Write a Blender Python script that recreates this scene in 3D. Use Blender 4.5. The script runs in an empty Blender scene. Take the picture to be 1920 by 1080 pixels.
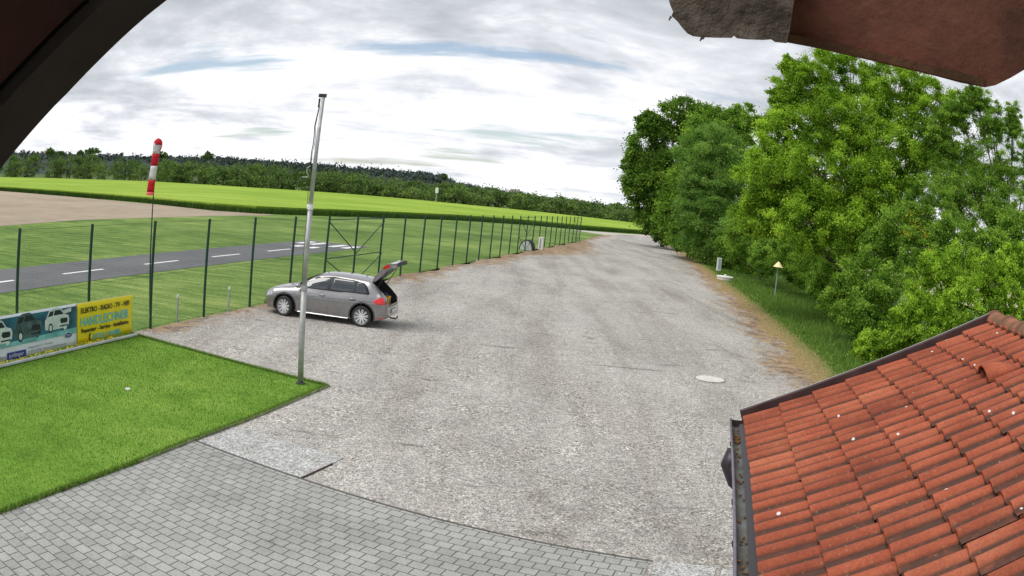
import bpy, bmesh, math, random
import numpy as np
from mathutils import Matrix, Vector
random.seed(7)
rng = np.random.default_rng(7)
sc = bpy.context.scene
COL = sc.collection
PI = math.pi
R_ = math.radians

# ------------------------------------------------------------------ camera (wide webcam lens with barrel distortion)
K1, K2, K3, K4 = 0.59657797, -0.00549554, 0.11731845, -0.01492249      # angle from the axis as a polynomial of picture radius
PITCH, ROLL, CAMH = -0.1042, -0.1061, 4.0994
cp_, sp_, cr_, sr_ = math.cos(PITCH), math.sin(PITCH), math.cos(ROLL), math.sin(ROLL)
RC = np.array([[1, 0, 0], [0, sp_, cp_], [0, -cp_, sp_]]) @ np.array([[cr_, -sr_, 0], [sr_, cr_, 0], [0, 0, 1]])
cam = bpy.data.cameras.new('camera')
camo = bpy.data.objects.new('camera', cam)
COL.objects.link(camo)
sc.camera = camo
cam.type = 'PANO'
cam.panorama_type = 'FISHEYE_LENS_POLYNOMIAL'
cam.sensor_width = 36
cam.fisheye_fov = R_(180)
cam.fisheye_polynomial_k0 = 0
cam.fisheye_polynomial_k1 = -K1 / 18
cam.fisheye_polynomial_k2 = -K2 / 18 ** 2
cam.fisheye_polynomial_k3 = -K3 / 18 ** 3
cam.fisheye_polynomial_k4 = -K4 / 18 ** 4
cam.clip_start = 0.02
cam.clip_end = 9000
M_ = Matrix([[RC[i][0], -RC[i][1], -RC[i][2]] for i in range(3)]).to_4x4()
M_.translation = (0, 0, CAMH)
camo.matrix_world = M_

def ray(px, py):
    x = (px - 960) / 960; y = (py - 540) / 960
    r = math.hypot(x, y) + 1e-12
    th = K1 * r + K2 * r * r + K3 * r ** 3 + K4 * r ** 4
    s = math.sin(th)
    return RC @ np.array([x / r * s, y / r * s, math.cos(th)])
def at(px, py, z=0.0):
    d = ray(px, py); t = (z - CAMH) / d[2]
    return (float(d[0] * t), float(d[1] * t))
def far(px, py, dist):                                  # point at a horizontal distance
    d = ray(px, py); t = dist / math.hypot(d[0], d[1])
    return Vector((d[0] * t, d[1] * t, CAMH + d[2] * t))

# ------------------------------------------------------------------ world, sun, exposure
SUN_EL, SUN_AZ = R_(56), R_(-118)        # sun behind the camera's left shoulder (azimuth from +Y towards +X)
w = bpy.data.worlds.new("World"); sc.world = w; w.use_nodes = True
nt = w.node_tree; nt.nodes.clear()
def N(nt, t, **k):
    n = nt.nodes.new(t)
    for a, b in k.items():
        if a == 'inp':
            for i, v in b.items(): n.inputs[i].default_value = v
        else: setattr(n, a, b)
    return n
def mathn(nt, op, a, b=None, c=None, clamp=False):
    n = nt.nodes.new('ShaderNodeMath'); n.operation = op; n.use_clamp = clamp
    for i, v in enumerate((a, b, c)):
        if v is None: continue
        if hasattr(v, 'is_linked') or hasattr(v, 'links'): nt.links.new(v, n.inputs[i])
        else: n.inputs[i].default_value = v
    return n.outputs[0]
def noise(nt, vec, scale, detail=4, rough=0.55, dist=0.0, out=0):
    n = nt.nodes.new('ShaderNodeTexNoise')
    n.inputs['Scale'].default_value = scale; n.inputs['Detail'].default_value = detail
    n.inputs['Roughness'].default_value = rough; n.inputs['Distortion'].default_value = dist
    nt.links.new(vec, n.inputs['Vector'])
    return n.outputs[out]
def ramp(nt, fac, stops, interp='LINEAR'):
    n = nt.nodes.new('ShaderNodeValToRGB'); cr = n.color_ramp; cr.interpolation = interp
    while len(cr.elements) < len(stops): cr.elements.new(0.5)
    for e, (p, c) in zip(cr.elements, stops):
        e.position = p; e.color = (*c, 1) if len(c) == 3 else c
    nt.links.new(fac, n.inputs[0])
    return n.outputs[0]
def g3(v): return (v, v, v)
def mixc(nt, fac, a, b, mode='MIX'):
    n = nt.nodes.new('ShaderNodeMix'); n.data_type = 'RGBA'; n.blend_type = mode
    for i, v in ((0, fac), (6, a), (7, b)):
        if hasattr(v, 'links'): nt.links.new(v, n.inputs[i])
        else: n.inputs[i].default_value = v if i == 0 else ((*v, 1) if len(v) == 3 else v)
    return n.outputs[2]

def scaled0(vec, sc3):
    n = N(nt, 'ShaderNodeMapping'); n.inputs['Scale'].default_value = sc3; nt.links.new(vec, n.inputs[0]); return n.outputs[0]
sky = N(nt, 'ShaderNodeTexSky', sky_type='NISHITA', sun_disc=False, sun_elevation=SUN_EL, sun_rotation=SUN_AZ)
bg1 = N(nt, 'ShaderNodeBackground', inp={1: 0.10}); nt.links.new(sky.outputs[0], bg1.inputs[0])
tc = N(nt, 'ShaderNodeTexCoord')
sep = N(nt, 'ShaderNodeSeparateXYZ'); nt.links.new(tc.outputs['Generated'], sep.inputs[0])
zz = mathn(nt, 'ADD', mathn(nt, 'MAXIMUM', sep.outputs[2], 0.0), 0.11)
cx = mathn(nt, 'DIVIDE', sep.outputs[0], zz); cy = mathn(nt, 'DIVIDE', sep.outputs[1], zz)
cmb = N(nt, 'ShaderNodeCombineXYZ'); nt.links.new(cx, cmb.inputs[0]); nt.links.new(cy, cmb.inputs[1])
mp = N(nt, 'ShaderNodeMapping', inp={'Location': (3.3, 1.2, 0), 'Scale': (0.70, 0.70, 1)}); nt.links.new(cmb.outputs[0], mp.inputs[0])
n1 = noise(nt, mp.outputs[0], 0.9, 9, 0.58, 0.6)
n2 = noise(nt, mp.outputs[0], 2.3, 8, 0.6, 0.2)
n3 = noise(nt, mp.outputs[0], 5.5, 6, 0.6, 0.1)
shade = mathn(nt, 'ADD', mathn(nt, 'MULTIPLY', n1, 0.62), mathn(nt, 'ADD', mathn(nt, 'MULTIPLY', n2, 0.28), mathn(nt, 'MULTIPLY', n3, 0.14)))
hor = mathn(nt, 'MULTIPLY', mathn(nt, 'SUBTRACT', sep.outputs[2], 0.08), 0.75)      # clouds thicken (greyer bases) overhead
shade = mathn(nt, 'ADD', shade, mathn(nt, 'MINIMUM', hor, 0.11))
puf = noise(nt, scaled0(tc.outputs['Generated'], (5.5, 5.5, 13.0)), 1.0, 9, 0.6, 0.5)
shade = mathn(nt, 'ADD', shade, mathn(nt, 'MULTIPLY', mathn(nt, 'SUBTRACT', puf, 0.5), 0.42))
ccol = ramp(nt, shade, [(0.44, (0.84, 0.85, 0.865)), (0.515, (0.745, 0.755, 0.785)), (0.56, (0.62, 0.64, 0.68)), (0.62, (0.50, 0.52, 0.56)), (0.70, (0.40, 0.42, 0.455))])
bg2 = N(nt, 'ShaderNodeBackground', inp={1: 1.0}); nt.links.new(ccol, bg2.inputs[0])
# a few thin blue gaps low in the sky
mp2 = N(nt, 'ShaderNodeMapping', inp={'Location': (8.1, 4.0, 0), 'Rotation': (0, 0, 0.35), 'Scale': (0.5, 1.35, 1)}); nt.links.new(cmb.outputs[0], mp2.inputs[0])
gap = noise(nt, mp2.outputs[0], 1.15, 7, 0.55, 0.3)
gapm = ramp(nt, gap, [(0.585, g3(0)), (0.67, g3(0.8))])
mixs = N(nt, 'ShaderNodeMixShader'); nt.links.new(gapm, mixs.inputs[0]); nt.links.new(bg2.outputs[0], mixs.inputs[1]); nt.links.new(bg1.outputs[0], mixs.inputs[2])
wo = N(nt, 'ShaderNodeOutputWorld'); nt.links.new(mixs.outputs[0], wo.inputs[0])

sun = bpy.data.lights.new('sun', 'SUN'); sun.energy = 1.95; sun.angle = R_(45); sun.color = (1, 0.965, 0.90)
so = bpy.data.objects.new('sun', sun); COL.objects.link(so)
sd = Vector((math.sin(SUN_AZ) * math.cos(SUN_EL), math.cos(SUN_AZ) * math.cos(SUN_EL), math.sin(SUN_EL)))
so.rotation_euler = sd.to_track_quat('Z', 'Y').to_euler()
sc.view_settings.view_transform = 'Standard'; sc.view_settings.look = 'None'
sc.view_settings.exposure = 0.42; sc.view_settings.gamma = 1.0
sc.cycles.max_bounces = 6; sc.cycles.transparent_max_bounces = 24

# ------------------------------------------------------------------ helpers
def tag(o, label=None, cat=None, group=None, kind=None):
    if label: o['label'] = label
    if cat: o['category'] = cat
    if group: o['group'] = group
    if kind: o['kind'] = kind
    return o
def empty(name, loc, rz=0.0, label=None, cat=None, group=None):
    o = bpy.data.objects.new(name, None); COL.objects.link(o)
    o.location = loc; o.rotation_euler = (0, 0, rz); o.empty_display_size = 0.2
    return tag(o, label, cat, group)
class MB:
    def __init__(s): s.v = []; s.f = []; s.m = []; s.cur = 0
    def add(s, vs, fs):
        b = len(s.v); s.v += [tuple(map(float, p)) for p in vs]
        for f in fs: s.f.append(tuple(b + i for i in f)); s.m.append(s.cur)
        return s
    def box(s, c, size, rz=0.0, M=None):
        x, y, z = (q / 2 for q in size)
        vs = [Vector((i * x, j * y, k * z)) for i in (-1, 1) for j in (-1, 1) for k in (-1, 1)]
        m = Matrix.Translation(c) @ Matrix.Rotation(rz, 4, 'Z') if M is None else Matrix.Translation(c) @ M
        return s.add([m @ q for q in vs], [(0, 1, 3, 2), (4, 6, 7, 5), (0, 4, 5, 1), (2, 3, 7, 6), (0, 2, 6, 4), (1, 5, 7, 3)])
    def tube(s, pts, rad, n=8, cap=True, squash=None):
        pts = [Vector(p) for p in pts]
        if not hasattr(rad, '__len__'): rad = [rad] * len(pts)
        b = len(s.v); up = None
        for i, p in enumerate(pts):
            t = (pts[min(i + 1, len(pts) - 1)] - pts[max(i - 1, 0)]).normalized()
            if up is None: up = Vector((1, 0, 0)) if abs(t.x) < 0.9 else Vector((0, 1, 0))
            u = (up - t * up.dot(t)).normalized(); v = t.cross(u); up = u
            for k in range(n):
                a = 2 * PI * k / n
                s.v.append(tuple(p + (u * math.cos(a) + v * math.sin(a)) * rad[i]))
        for i in range(len(pts) - 1):
            for k in range(n):
                k2 = (k + 1) % n
                s.f.append((b + i * n + k, b + i * n + k2, b + (i + 1) * n + k2, b + (i + 1) * n + k)); s.m.append(s.cur)
        if cap:
            s.f.append(tuple(b + k for k in range(n))[::-1]); s.m.append(s.cur)
            e = b + (len(pts) - 1) * n
            s.f.append(tuple(e + k for k in range(n))); s.m.append(s.cur)
        return s
    def lathe(s, prof, n=24, c=(0, 0, 0), axis='Z'):
        b = len(s.v)
        for r, h in prof:
            for k in range(n):
                a = 2 * PI * k / n; x, y = r * math.cos(a), r * math.sin(a)
                p = (x, y, h) if axis == 'Z' else (x, h, y)
                s.v.append((p[0] + c[0], p[1] + c[1], p[2] + c[2]))
        for i in range(len(prof) - 1):
            for k in range(n):
                k2 = (k + 1) % n
                s.f.append((b + i * n + k, b + i * n + k2, b + (i + 1) * n + k2, b + (i + 1) * n + k)); s.m.append(s.cur)
        return s
    def prism(s, poly, thick, to):                       # 2-D polygon, mapped by to(x, y, depth)
        n = len(poly)
        vs = [to(x, y, 0) for x, y in poly] + [to(x, y, thick) for x, y in poly]
        fs = [tuple(range(n)), tuple(range(2 * n - 1, n - 1, -1))] + [(i, i + n, (i + 1) % n + n, (i + 1) % n) for i in range(n)]
        return s.add(vs, fs)
    def grid(s, rows):                                   # rows of points of equal length
        b = len(s.v); n = len(rows[0])
        for r in rows: s.v += [tuple(map(float, p)) for p in r]
        for i in range(len(rows) - 1):
            for k in range(n - 1):
                s.f.append((b + i * n + k, b + i * n + k + 1, b + (i + 1) * n + k + 1, b + (i + 1) * n + k)); s.m.append(s.cur)
        return s
    def build(s, name, mat, parent=None, smooth=False, loc=None, rz=None, bevel=None, fixn=True):
        me = bpy.data.meshes.new(name); me.from_pydata(s.v, [], s.f)
        for m in (mat if isinstance(mat, (list, tuple)) else [mat]): me.materials.append(m)
        if any(s.m): me.polygons.foreach_set('material_index', s.m)
        if fixn:
            bm = bmesh.new(); bm.from_mesh(me); bmesh.ops.recalc_face_normals(bm, faces=bm.faces)
            bm.to_mesh(me); bm.free()
        if smooth:
            me.polygons.foreach_set('use_smooth', [True] * len(me.polygons))
        me.update()
        o = bpy.data.objects.new(name, me); COL.objects.link(o)
        if parent: o.parent = parent
        if loc: o.location = loc
        if rz is not None: o.rotation_euler = (0, 0, rz)
        if smooth == 'auto':
            try:
                me.set_sharp_from_angle(angle=R_(40))
            except Exception: pass
        if bevel:
            b = o.modifiers.new('bevel', 'BEVEL'); b.width = bevel; b.segments = 2; b.limit_method = 'ANGLE'
        return o
def quads(name, V, mat, attr=None, parent=None, ncorner=4):   # V: (n, ncorner, 3) array
    n = V.shape[0]
    me = bpy.data.meshes.new(name)
    me.vertices.add(n * ncorner); me.vertices.foreach_set('co', V.reshape(-1).astype(np.float32))
    me.loops.add(n * ncorner); me.loops.foreach_set('vertex_index', np.arange(n * ncorner, dtype=np.int32))
    me.polygons.add(n); me.polygons.foreach_set('loop_start', np.arange(0, n * ncorner, ncorner, dtype=np.int32))
    me.materials.append(mat)
    me.update(calc_edges=True)
    if attr is not None:
        a = me.attributes.new('tint', 'FLOAT', 'FACE'); a.data.foreach_set('value', attr.astype(np.float32))
    o = bpy.data.objects.new(name, me); COL.objects.link(o)
    if parent: o.parent = parent
    return o
def copy_tree(o, parent=None):
    c = o.copy(); COL.objects.link(c); c.parent = parent
    for ch in o.children: copy_tree(ch, c)
    return c

def mat(name, col, rough=0.6, metal=0.0, var=0.0, vscale=8.0, bump=0.0, bscale=40.0, spec=0.5, coat=0.0, col2=None, detail=4):
    m = bpy.data.materials.new(name); m.use_nodes = True
    nt = m.node_tree; b = nt.nodes['Principled BSDF']
    b.inputs['Base Color'].default_value = (*col, 1); b.inputs['Roughness'].default_value = rough
    b.inputs['Metallic'].default_value = metal; b.inputs['Specular IOR Level'].default_value = spec
    b.inputs['Coat Weight'].default_value = coat
    tc = nt.nodes.new('ShaderNodeTexCoord')
    if var or col2:
        f = noise(nt, tc.outputs['Object'], vscale, detail, 0.6)
        c2 = col2 or tuple(max(0, x * (1 - var)) for x in col)
        c1 = col if col2 else tuple(x * (1 + var) for x in col)
        nt.links.new(ramp(nt, f, [(0.35, c2), (0.65, c1)]), b.inputs['Base Color'])
    if bump:
        h = noise(nt, tc.outputs['Object'], bscale, 5, 0.6)
        bn = nt.nodes.new('ShaderNodeBump'); bn.inputs['Strength'].default_value = 1; bn.inputs['Distance'].default_value = bump
        nt.links.new(h, bn.inputs['Height']); nt.links.new(bn.outputs[0], b.inputs['Normal'])
    return m
def newmat(name, rough=0.8, spec=0.3):
    m = bpy.data.materials.new(name); m.use_nodes = True
    nt = m.node_tree; b = nt.nodes['Principled BSDF']; b.inputs['Roughness'].default_value = rough; b.inputs['Specular IOR Level'].default_value = spec
    tc = nt.nodes.new('ShaderNodeTexCoord')
    return m, nt, b, tc.outputs['Object']
def setbump(nt, b, h, dist):
    bn = nt.nodes.new('ShaderNodeBump'); bn.inputs['Strength'].default_value = 1; bn.inputs['Distance'].default_value = dist
    nt.links.new(h, bn.inputs['Height']); nt.links.new(bn.outputs[0], b.inputs['Normal'])
def scaled(nt, vec, s, rot=0.0, loc=(0, 0, 0)):
    n = nt.nodes.new('ShaderNodeMapping'); n.inputs['Scale'].default_value = s; n.inputs['Rotation'].default_value = (0, 0, rot); n.inputs['Location'].default_value = loc
    nt.links.new(vec, n.inputs[0]); return n.outputs[0]

# fence / runway direction and its perpendicular
FD = Vector((math.cos(1.3672), math.sin(1.3672), 0)); FN = Vector((-FD.y, FD.x, 0))
FANG = 1.3672
F0 = Vector((-10.605, 13.405, 0)); FS = 2.940; FH = 2.84

# ------------------------------------------------------------------ ground materials
def grass_mat(name, a, b_, c, big=0.12, stripes=None, bump=0.03, fine=14.0, rot=0.0, stretch=(1, 1, 1), tight=0.13):
    m, nt, b, P = newmat(name, 0.85, 0.15)
    n_big = noise(nt, P, big, 5, 0.6)
    n_mid = noise(nt, scaled(nt, P, stretch, rot), 1.3, 6, 0.65)
    n_fin = noise(nt, P, fine, 4, 0.7)
    f = mathn(nt, 'ADD', mathn(nt, 'MULTIPLY', n_big, 0.35), mathn(nt, 'ADD', mathn(nt, 'MULTIPLY', n_mid, 0.35), mathn(nt, 'MULTIPLY', n_fin, 0.32)))
    nt.links.new(ramp(nt, f, [(0.51 - tight, a), (0.51, b_), (0.51 + tight, c)]), b.inputs['Base Color'])
    setbump(nt, b, mathn(nt, 'ADD', n_fin, n_mid), bump)
    return m
M_ground = grass_mat('ground_grass', (0.05, 0.085, 0.02), (0.075, 0.125, 0.03), (0.12, 0.15, 0.05), 0.02)
M_air = grass_mat('airfield_grass', (0.075, 0.135, 0.026), (0.145, 0.245, 0.05), (0.31, 0.385, 0.11), 0.10, fine=9, rot=0.1, stretch=(0.35, 1.3, 1), bump=0.08, tight=0.085)
M_lawn = grass_mat('lawn_grass', (0.08, 0.175, 0.018), (0.155, 0.295, 0.034), (0.26, 0.39, 0.065), 0.25, fine=22, bump=0.03)
M_crop = grass_mat('crop', (0.19, 0.31, 0.022), (0.255, 0.39, 0.036), (0.36, 0.48, 0.07), 0.03, fine=3.0, rot=0.12, stretch=(0.03, 0.22, 1), bump=0.15, tight=0.07)

def gravel_mat():
    m, nt, b, P = newmat('gravel', 0.9, 0.2)
    v = nt.nodes.new('ShaderNodeTexVoronoi'); v.inputs['Scale'].default_value = 36; v.inputs['Randomness'].default_value = 1; nt.links.new(P, v.inputs['Vector'])
    sepv = nt.nodes.new('ShaderNodeSeparateColor'); nt.links.new(v.outputs['Color'], sepv.inputs[0])
    v2 = nt.nodes.new('ShaderNodeTexVoronoi'); v2.inputs['Scale'].default_value = 60; nt.links.new(P, v2.inputs['Vector'])
    sep2 = nt.nodes.new('ShaderNodeSeparateColor'); nt.links.new(v2.outputs['Color'], sep2.inputs[0])
    stone = ramp(nt, sepv.outputs[0], [(0.0, (0.115, 0.112, 0.10)), (0.3, (0.28, 0.273, 0.25)), (0.7, (0.41, 0.402, 0.372)), (1.0, (0.70, 0.69, 0.65))])
    stone2 = ramp(nt, sep2.outputs[0], [(0.0, (0.12, 0.116, 0.104)), (0.5, (0.345, 0.337, 0.312)), (1.0, (0.66, 0.65, 0.615))])
    sel = noise(nt, P, 0.9, 5, 0.6)
    c = mixc(nt, ramp(nt, sel, [(0.42, g3(0)), (0.58, g3(1))]), stone, stone2)
    big = noise(nt, scaled(nt, P, (1, 0.45, 1), -0.2), 0.35, 6, 0.65, 0.4)
    c = mixc(nt, 1.0, c, ramp(nt, big, [(0.33, (0.86, 0.84, 0.83)), (0.5, (1.05, 1.035, 1.03)), (0.68, (1.2, 1.19, 1.19))]), 'MULTIPLY')
    mid = noise(nt, P, 2.6, 6, 0.7)
    c = mixc(nt, 1.0, c, ramp(nt, mid, [(0.32, g3(0.88)), (0.5, g3(1.0)), (0.66, g3(1.1))]), 'MULTIPLY')
    c = mixc(nt, 1.0, c, ramp(nt, noise(nt, P, 8.0, 4, 0.8), [(0.34, (0.76, 0.745, 0.74)), (0.5, (1.02, 1.0, 0.995)), (0.66, (1.22, 1.20, 1.19))]), 'MULTIPLY')
    # wear at the edges: dirt, dry grass and moss, by distance from the lot's edge
    al = nt.nodes.new('ShaderNodeAttribute'); al.attribute_name = 'dist_left'
    ar = nt.nodes.new('ShaderNodeAttribute'); ar.attribute_name = 'dist_right'
    nn = noise(nt, scaled(nt, P, (1, 0.5, 1), -0.2), 0.8, 6, 0.7, 0.6)
    n_f = noise(nt, P, 7.0, 5, 0.7)
    patchy = noise(nt, P, 0.09, 3, 0.5)
    wl = mathn(nt, 'ADD', mathn(nt, 'MULTIPLY', nn, 4.2), mathn(nt, 'MULTIPLY', patchy, 4.6))
    dl = mathn(nt, 'SUBTRACT', mathn(nt, 'SUBTRACT', wl, al.outputs['Fac']), 3.1)
    dr = mathn(nt, 'SUBTRACT', mathn(nt, 'SUBTRACT', mathn(nt, 'MULTIPLY', nn, 5.2), ar.outputs['Fac']), 1.2)
    d = mathn(nt, 'MAXIMUM', dl, dr)
    d = mathn(nt, 'ADD', d, mathn(nt, 'MULTIPLY', mathn(nt, 'SUBTRACT', n_f, 0.5), 3.4))
    dirt = ramp(nt, noise(nt, P, 1.9, 6, 0.75), [(0.38, (0.085, 0.055, 0.038)), (0.47, (0.22, 0.135, 0.075)), (0.56, (0.42, 0.28, 0.13)), (0.68, (0.22, 0.21, 0.07))])
    fmask = mathn(nt, 'MULTIPLY', ramp(nt, d, [(0.0, g3(0)), (0.9, g3(1))]), 0.85)
    c = mixc(nt, fmask, c, dirt)
    # darker damp patches
    dp = noise(nt, scaled(nt, P, (1, 0.55, 1), -0.2), 0.55, 5, 0.6, 1.0)
    c = mixc(nt, mathn(nt, 'MULTIPLY', ramp(nt, dp, [(0.62, g3(0)), (0.74, g3(1))]), 0.55), c, (0.13, 0.105, 0.09))
    lane = noise(nt, scaled(nt, P, (1.0, 0.09, 1), -0.2), 0.75, 4, 0.6, 0.3)
    c = mixc(nt, 1.0, c, ramp(nt, lane, [(0.36, (0.84, 0.82, 0.80)), (0.5, g3(1.0)), (0.64, g3(1.08))]), 'MULTIPLY')
    st = noise(nt, scaled(nt, P, (0.42, 1.5, 1), -0.05), 0.8, 6, 0.7, 0.6)
    c = mixc(nt, mathn(nt, 'MULTIPLY', ramp(nt, st, [(0.61, g3(0)), (0.67, g3(1))]), 0.62), c, (0.11, 0.09, 0.075))
    bare = noise(nt, scaled(nt, P, (0.9, 0.5, 1), -0.2), 0.22, 4, 0.55, 0.6)
    c = mixc(nt, mathn(nt, 'MULTIPLY', ramp(nt, bare, [(0.52, g3(0)), (0.66, g3(1))]), 0.2), c, (0.38, 0.365, 0.345))
    nt.links.new(c, b.inputs['Base Color'])
    h = mathn(nt, 'ADD', mathn(nt, 'MULTIPLY', v.outputs['Distance'], -0.8), mathn(nt, 'ADD', mathn(nt, 'MULTIPLY', sepv.outputs[0], 0.5), mathn(nt, 'MULTIPLY', mid, 1.0)))
    setbump(nt, b, h, 0.009)
    return m
M_gravel = gravel_mat()

def paver_mat():
    m, nt, b, P = newmat('pavers', 0.8, 0.3)
    PA = math.atan2(0.955, 0.30)                         # course direction is across the kerb
    PDIR = math.atan2(9.0 - 11.2, 2.0 + 4.7)
    V = scaled(nt, P, (1, 1, 1), -PDIR)
    br = nt.nodes.new('ShaderNodeTexBrick'); nt.links.new(V, br.inputs['Vector'])
    br.offset = 0.5; br.offset_frequency = 2
    for k, v in (('Scale', 1.0), ('Mortar Size', 0.008), ('Mortar Smooth', 0.3), ('Bias', 0.0), ('Brick Width', 0.205), ('Row Height', 0.190)): br.inputs[k].default_value = v
    br.inputs['Color1'].default_value = (0.295, 0.292, 0.275, 1); br.inputs['Color2'].default_value = (0.36, 0.357, 0.335, 1); br.inputs['Mortar'].default_value = (0.10, 0.10, 0.09, 1)
    n1 = noise(nt, P, 0.5, 5, 0.6); n2 = noise(nt, P, 45, 3, 0.7); n3 = noise(nt, P, 3.0, 5, 0.7)
    c = mixc(nt, 1.0, br.outputs['Color'], ramp(nt, n1, [(0.35, (0.86, 0.87, 0.87)), (0.65, (1.12, 1.13, 1.12))]), 'MULTIPLY')
    c = mixc(nt, 1.0, c, ramp(nt, n2, [(0.3, g3(0.8)), (0.7, g3(1.2))]), 'MULTIPLY')
    c = mixc(nt, 1.0, c, ramp(nt, n3, [(0.28, g3(0.62)), (0.40, g3(1.0)), (0.7, g3(1.06))]), 'MULTIPLY')
    # stray white stones
    v = nt.nodes.new('ShaderNodeTexVoronoi'); v.inputs['Scale'].default_value = 3.2; nt.links.new(P, v.inputs['Vector'])
    spot = ramp(nt, v.outputs['Distance'], [(0.035, g3(1)), (0.05, g3(0))])
    c = mixc(nt, mathn(nt, 'MULTIPLY', spot, 0.9), c, (0.75, 0.75, 0.72))
    nt.links.new(c, b.inputs['Base Color'])
    h = mathn(nt, 'ADD', mathn(nt, 'MULTIPLY', br.outputs['Fac'], -1.0), mathn(nt, 'MULTIPLY', n2, 0.25))
    setbump(nt, b, h, 0.006)
    return m
M_paver = paver_mat()
def soil_mat():
    m, nt, b, P = newmat('soil', 0.95, 0.1)
    V = scaled(nt, P, (0.25, 2.2, 1), -0.45)
    n1 = noise(nt, V, 1.2, 7, 0.7); n2 = noise(nt, P, 0.06, 4, 0.5); n3 = noise(nt, P, 5.0, 4, 0.7)
    f = mathn(nt, 'ADD', mathn(nt, 'MULTIPLY', n1, 0.5), mathn(nt, 'ADD', mathn(nt, 'MULTIPLY', n2, 0.25), mathn(nt, 'MULTIPLY', n3, 0.3)))
    nt.links.new(ramp(nt, f, [(0.38, (0.21, 0.165, 0.115)), (0.52, (0.38, 0.315, 0.235)), (0.66, (0.52, 0.45, 0.35))]), b.inputs['Base Color'])
    setbump(nt, b, f, 0.25); return m
M_soil = soil_mat()
def asphalt_mat():
    m, nt, b, P = newmat('asphalt', 0.85, 0.3)
    n1 = noise(nt, P, 0.25, 6, 0.65); n2 = noise(nt, P, 30, 3, 0.7)
    f = mathn(nt, 'ADD', mathn(nt, 'MULTIPLY', n1, 0.6), mathn(nt, 'MULTIPLY', n2, 0.4))
    nt.links.new(ramp(nt, f, [(0.35, (0.10, 0.104, 0.108)), (0.65, (0.165, 0.168, 0.172))]), b.inputs['Base Color'])
    setbump(nt, b, n2, 0.004); return m
M_asph = asphalt_mat()
M_paint = mat('white_paint', (0.82, 0.82, 0.80), 0.6, var=0.08, vscale=6)
M_conc = mat('concrete', (0.60, 0.585, 0.53), 0.85, var=0.15, vscale=9, bump=0.003, bscale=60)
M_kerb = mat('kerb_concrete', (0.26, 0.245, 0.20), 0.85, var=0.35, vscale=5, bump=0.004, bscale=50)
M_agg = None
def agg_mat():
    m, nt, b, P = newmat('exposed_aggregate', 0.85, 0.25)
    v = nt.nodes.new('ShaderNodeTexVoronoi'); v.inputs['Scale'].default_value = 48; nt.links.new(P, v.inputs['Vector'])
    s = nt.nodes.new('ShaderNodeSeparateColor'); nt.links.new(v.outputs['Color'], s.inputs[0])
    c = ramp(nt, s.outputs[0], [(0, (0.20, 0.20, 0.195)), (0.5, (0.40, 0.40, 0.39)), (1, (0.68, 0.68, 0.66))])
    c = mixc(nt, 1.0, c, ramp(nt, noise(nt, P, 1.8, 6, 0.7), [(0.35, (0.72, 0.68, 0.62)), (0.5, g3(1.0)), (0.65, g3(1.1))]), 'MULTIPLY')
    nt.links.new(c, b.inputs['Base Color']); setbump(nt, b, s.outputs[0], 0.004); return m
M_agg = agg_mat()

# ------------------------------------------------------------------ ground sheets
def sheet(name, pts, z, m, kind='structure', sub=None):
    bm = bmesh.new(); vs = [bm.verts.new((x, y, z)) for x, y in pts]; bm.faces.new(vs)
    bmesh.ops.triangulate(bm, faces=bm.faces)
    me = bpy.data.meshes.new(name); bm.to_mesh(me); bm.free(); me.materials.append(m)
    if me.polygons and me.polygons[0].normal.z < 0: me.flip_normals()
    o = bpy.data.objects.new(name, me); COL.objects.link(o); return tag(o, kind=kind)
S = 4500
sheet('ground', [(-S, -S), (S, -S), (S, S), (-S, S)], -0.60, M_ground)

def fpt(s, n, z=0.0):                                     # along / left of the fence line
    p = F0 + FD * s + FN * n; return (p.x, p.y, z)
# airfield grass: everything left of the fence out to the fields
af = [fpt(-40, 0)[:2], fpt(92, 0)[:2], (13.3, 133), (22, 152), (34, 176), (60, 210), (30, 200), (11, 155), (-9, 142), (-26, 104), (-60, 104), (-110, 60), (-60, -20)]
sheet('airfield_grass', af, -0.012, M_air)
# ploughed field
near = [at(-250, 455), at(-120, 438), at(0, 424), at(150, 412.5), at(280, 408.5), at(400, 405), at(495, 404)]
cropb = [at(520, 402.5), at(400, 395), at(290, 383), at(145, 370), at(0, 358), at(-150, 352), at(-300, 350)]
sheet('ploughed_field', near + cropb, 0.0, M_soil)
# crop: a raised standing crop with real height
CZ = 0.85
ce = [at(-300, 349), at(-150, 351), at(0, 357), at(145, 369), at(290, 382), at(400, 394), at(480, 400), at(560, 403), at(700, 407.5), at(860, 413), at(980, 421), at(1090, 431), at(1150, 435), at(1200, 438.5), at(1236, 441)]
cf = [at(-300, 330, CZ), at(-150, 330, CZ), at(0, 332, CZ), at(300, 341, CZ), at(480, 352, CZ), at(620, 361, CZ), at(760, 372.5, CZ), at(880, 384, CZ), at(1000, 396, CZ), at(1100, 407, CZ), at(1200, 419, CZ), at(1300, 432, CZ)]
bm = bmesh.new()
cpoly = ce + cf[::-1]
top = [bm.verts.new((x, y, CZ)) for x, y in cpoly]; bm.faces.new(top)
bot = [bm.verts.new((x, y, -0.1)) for x, y in cpoly]
for i in range(len(top)):
    j = (i + 1) % len(top); bm.faces.new((top[i], bot[i], bot[j], top[j]))
bmesh.ops.recalc_face_normals(bm, faces=bm.faces); bmesh.ops.triangulate(bm, faces=bm.faces)
me = bpy.data.meshes.new('crop_field'); bm.to_mesh(me); bm.free(); me.materials.append(M_crop)
o = bpy.data.objects.new('crop_field', me); COL.objects.link(o); tag(o, kind='structure')
# pale mown strip between crop and wood
cg = [(x * 1.06, y * 1.06) for x, y in cf]
sheet('field_strip', cf + cg[::-1], 0.05, mat('dry_strip', (0.42, 0.42, 0.22), 0.9, var=0.2, vscale=0.1))
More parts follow.
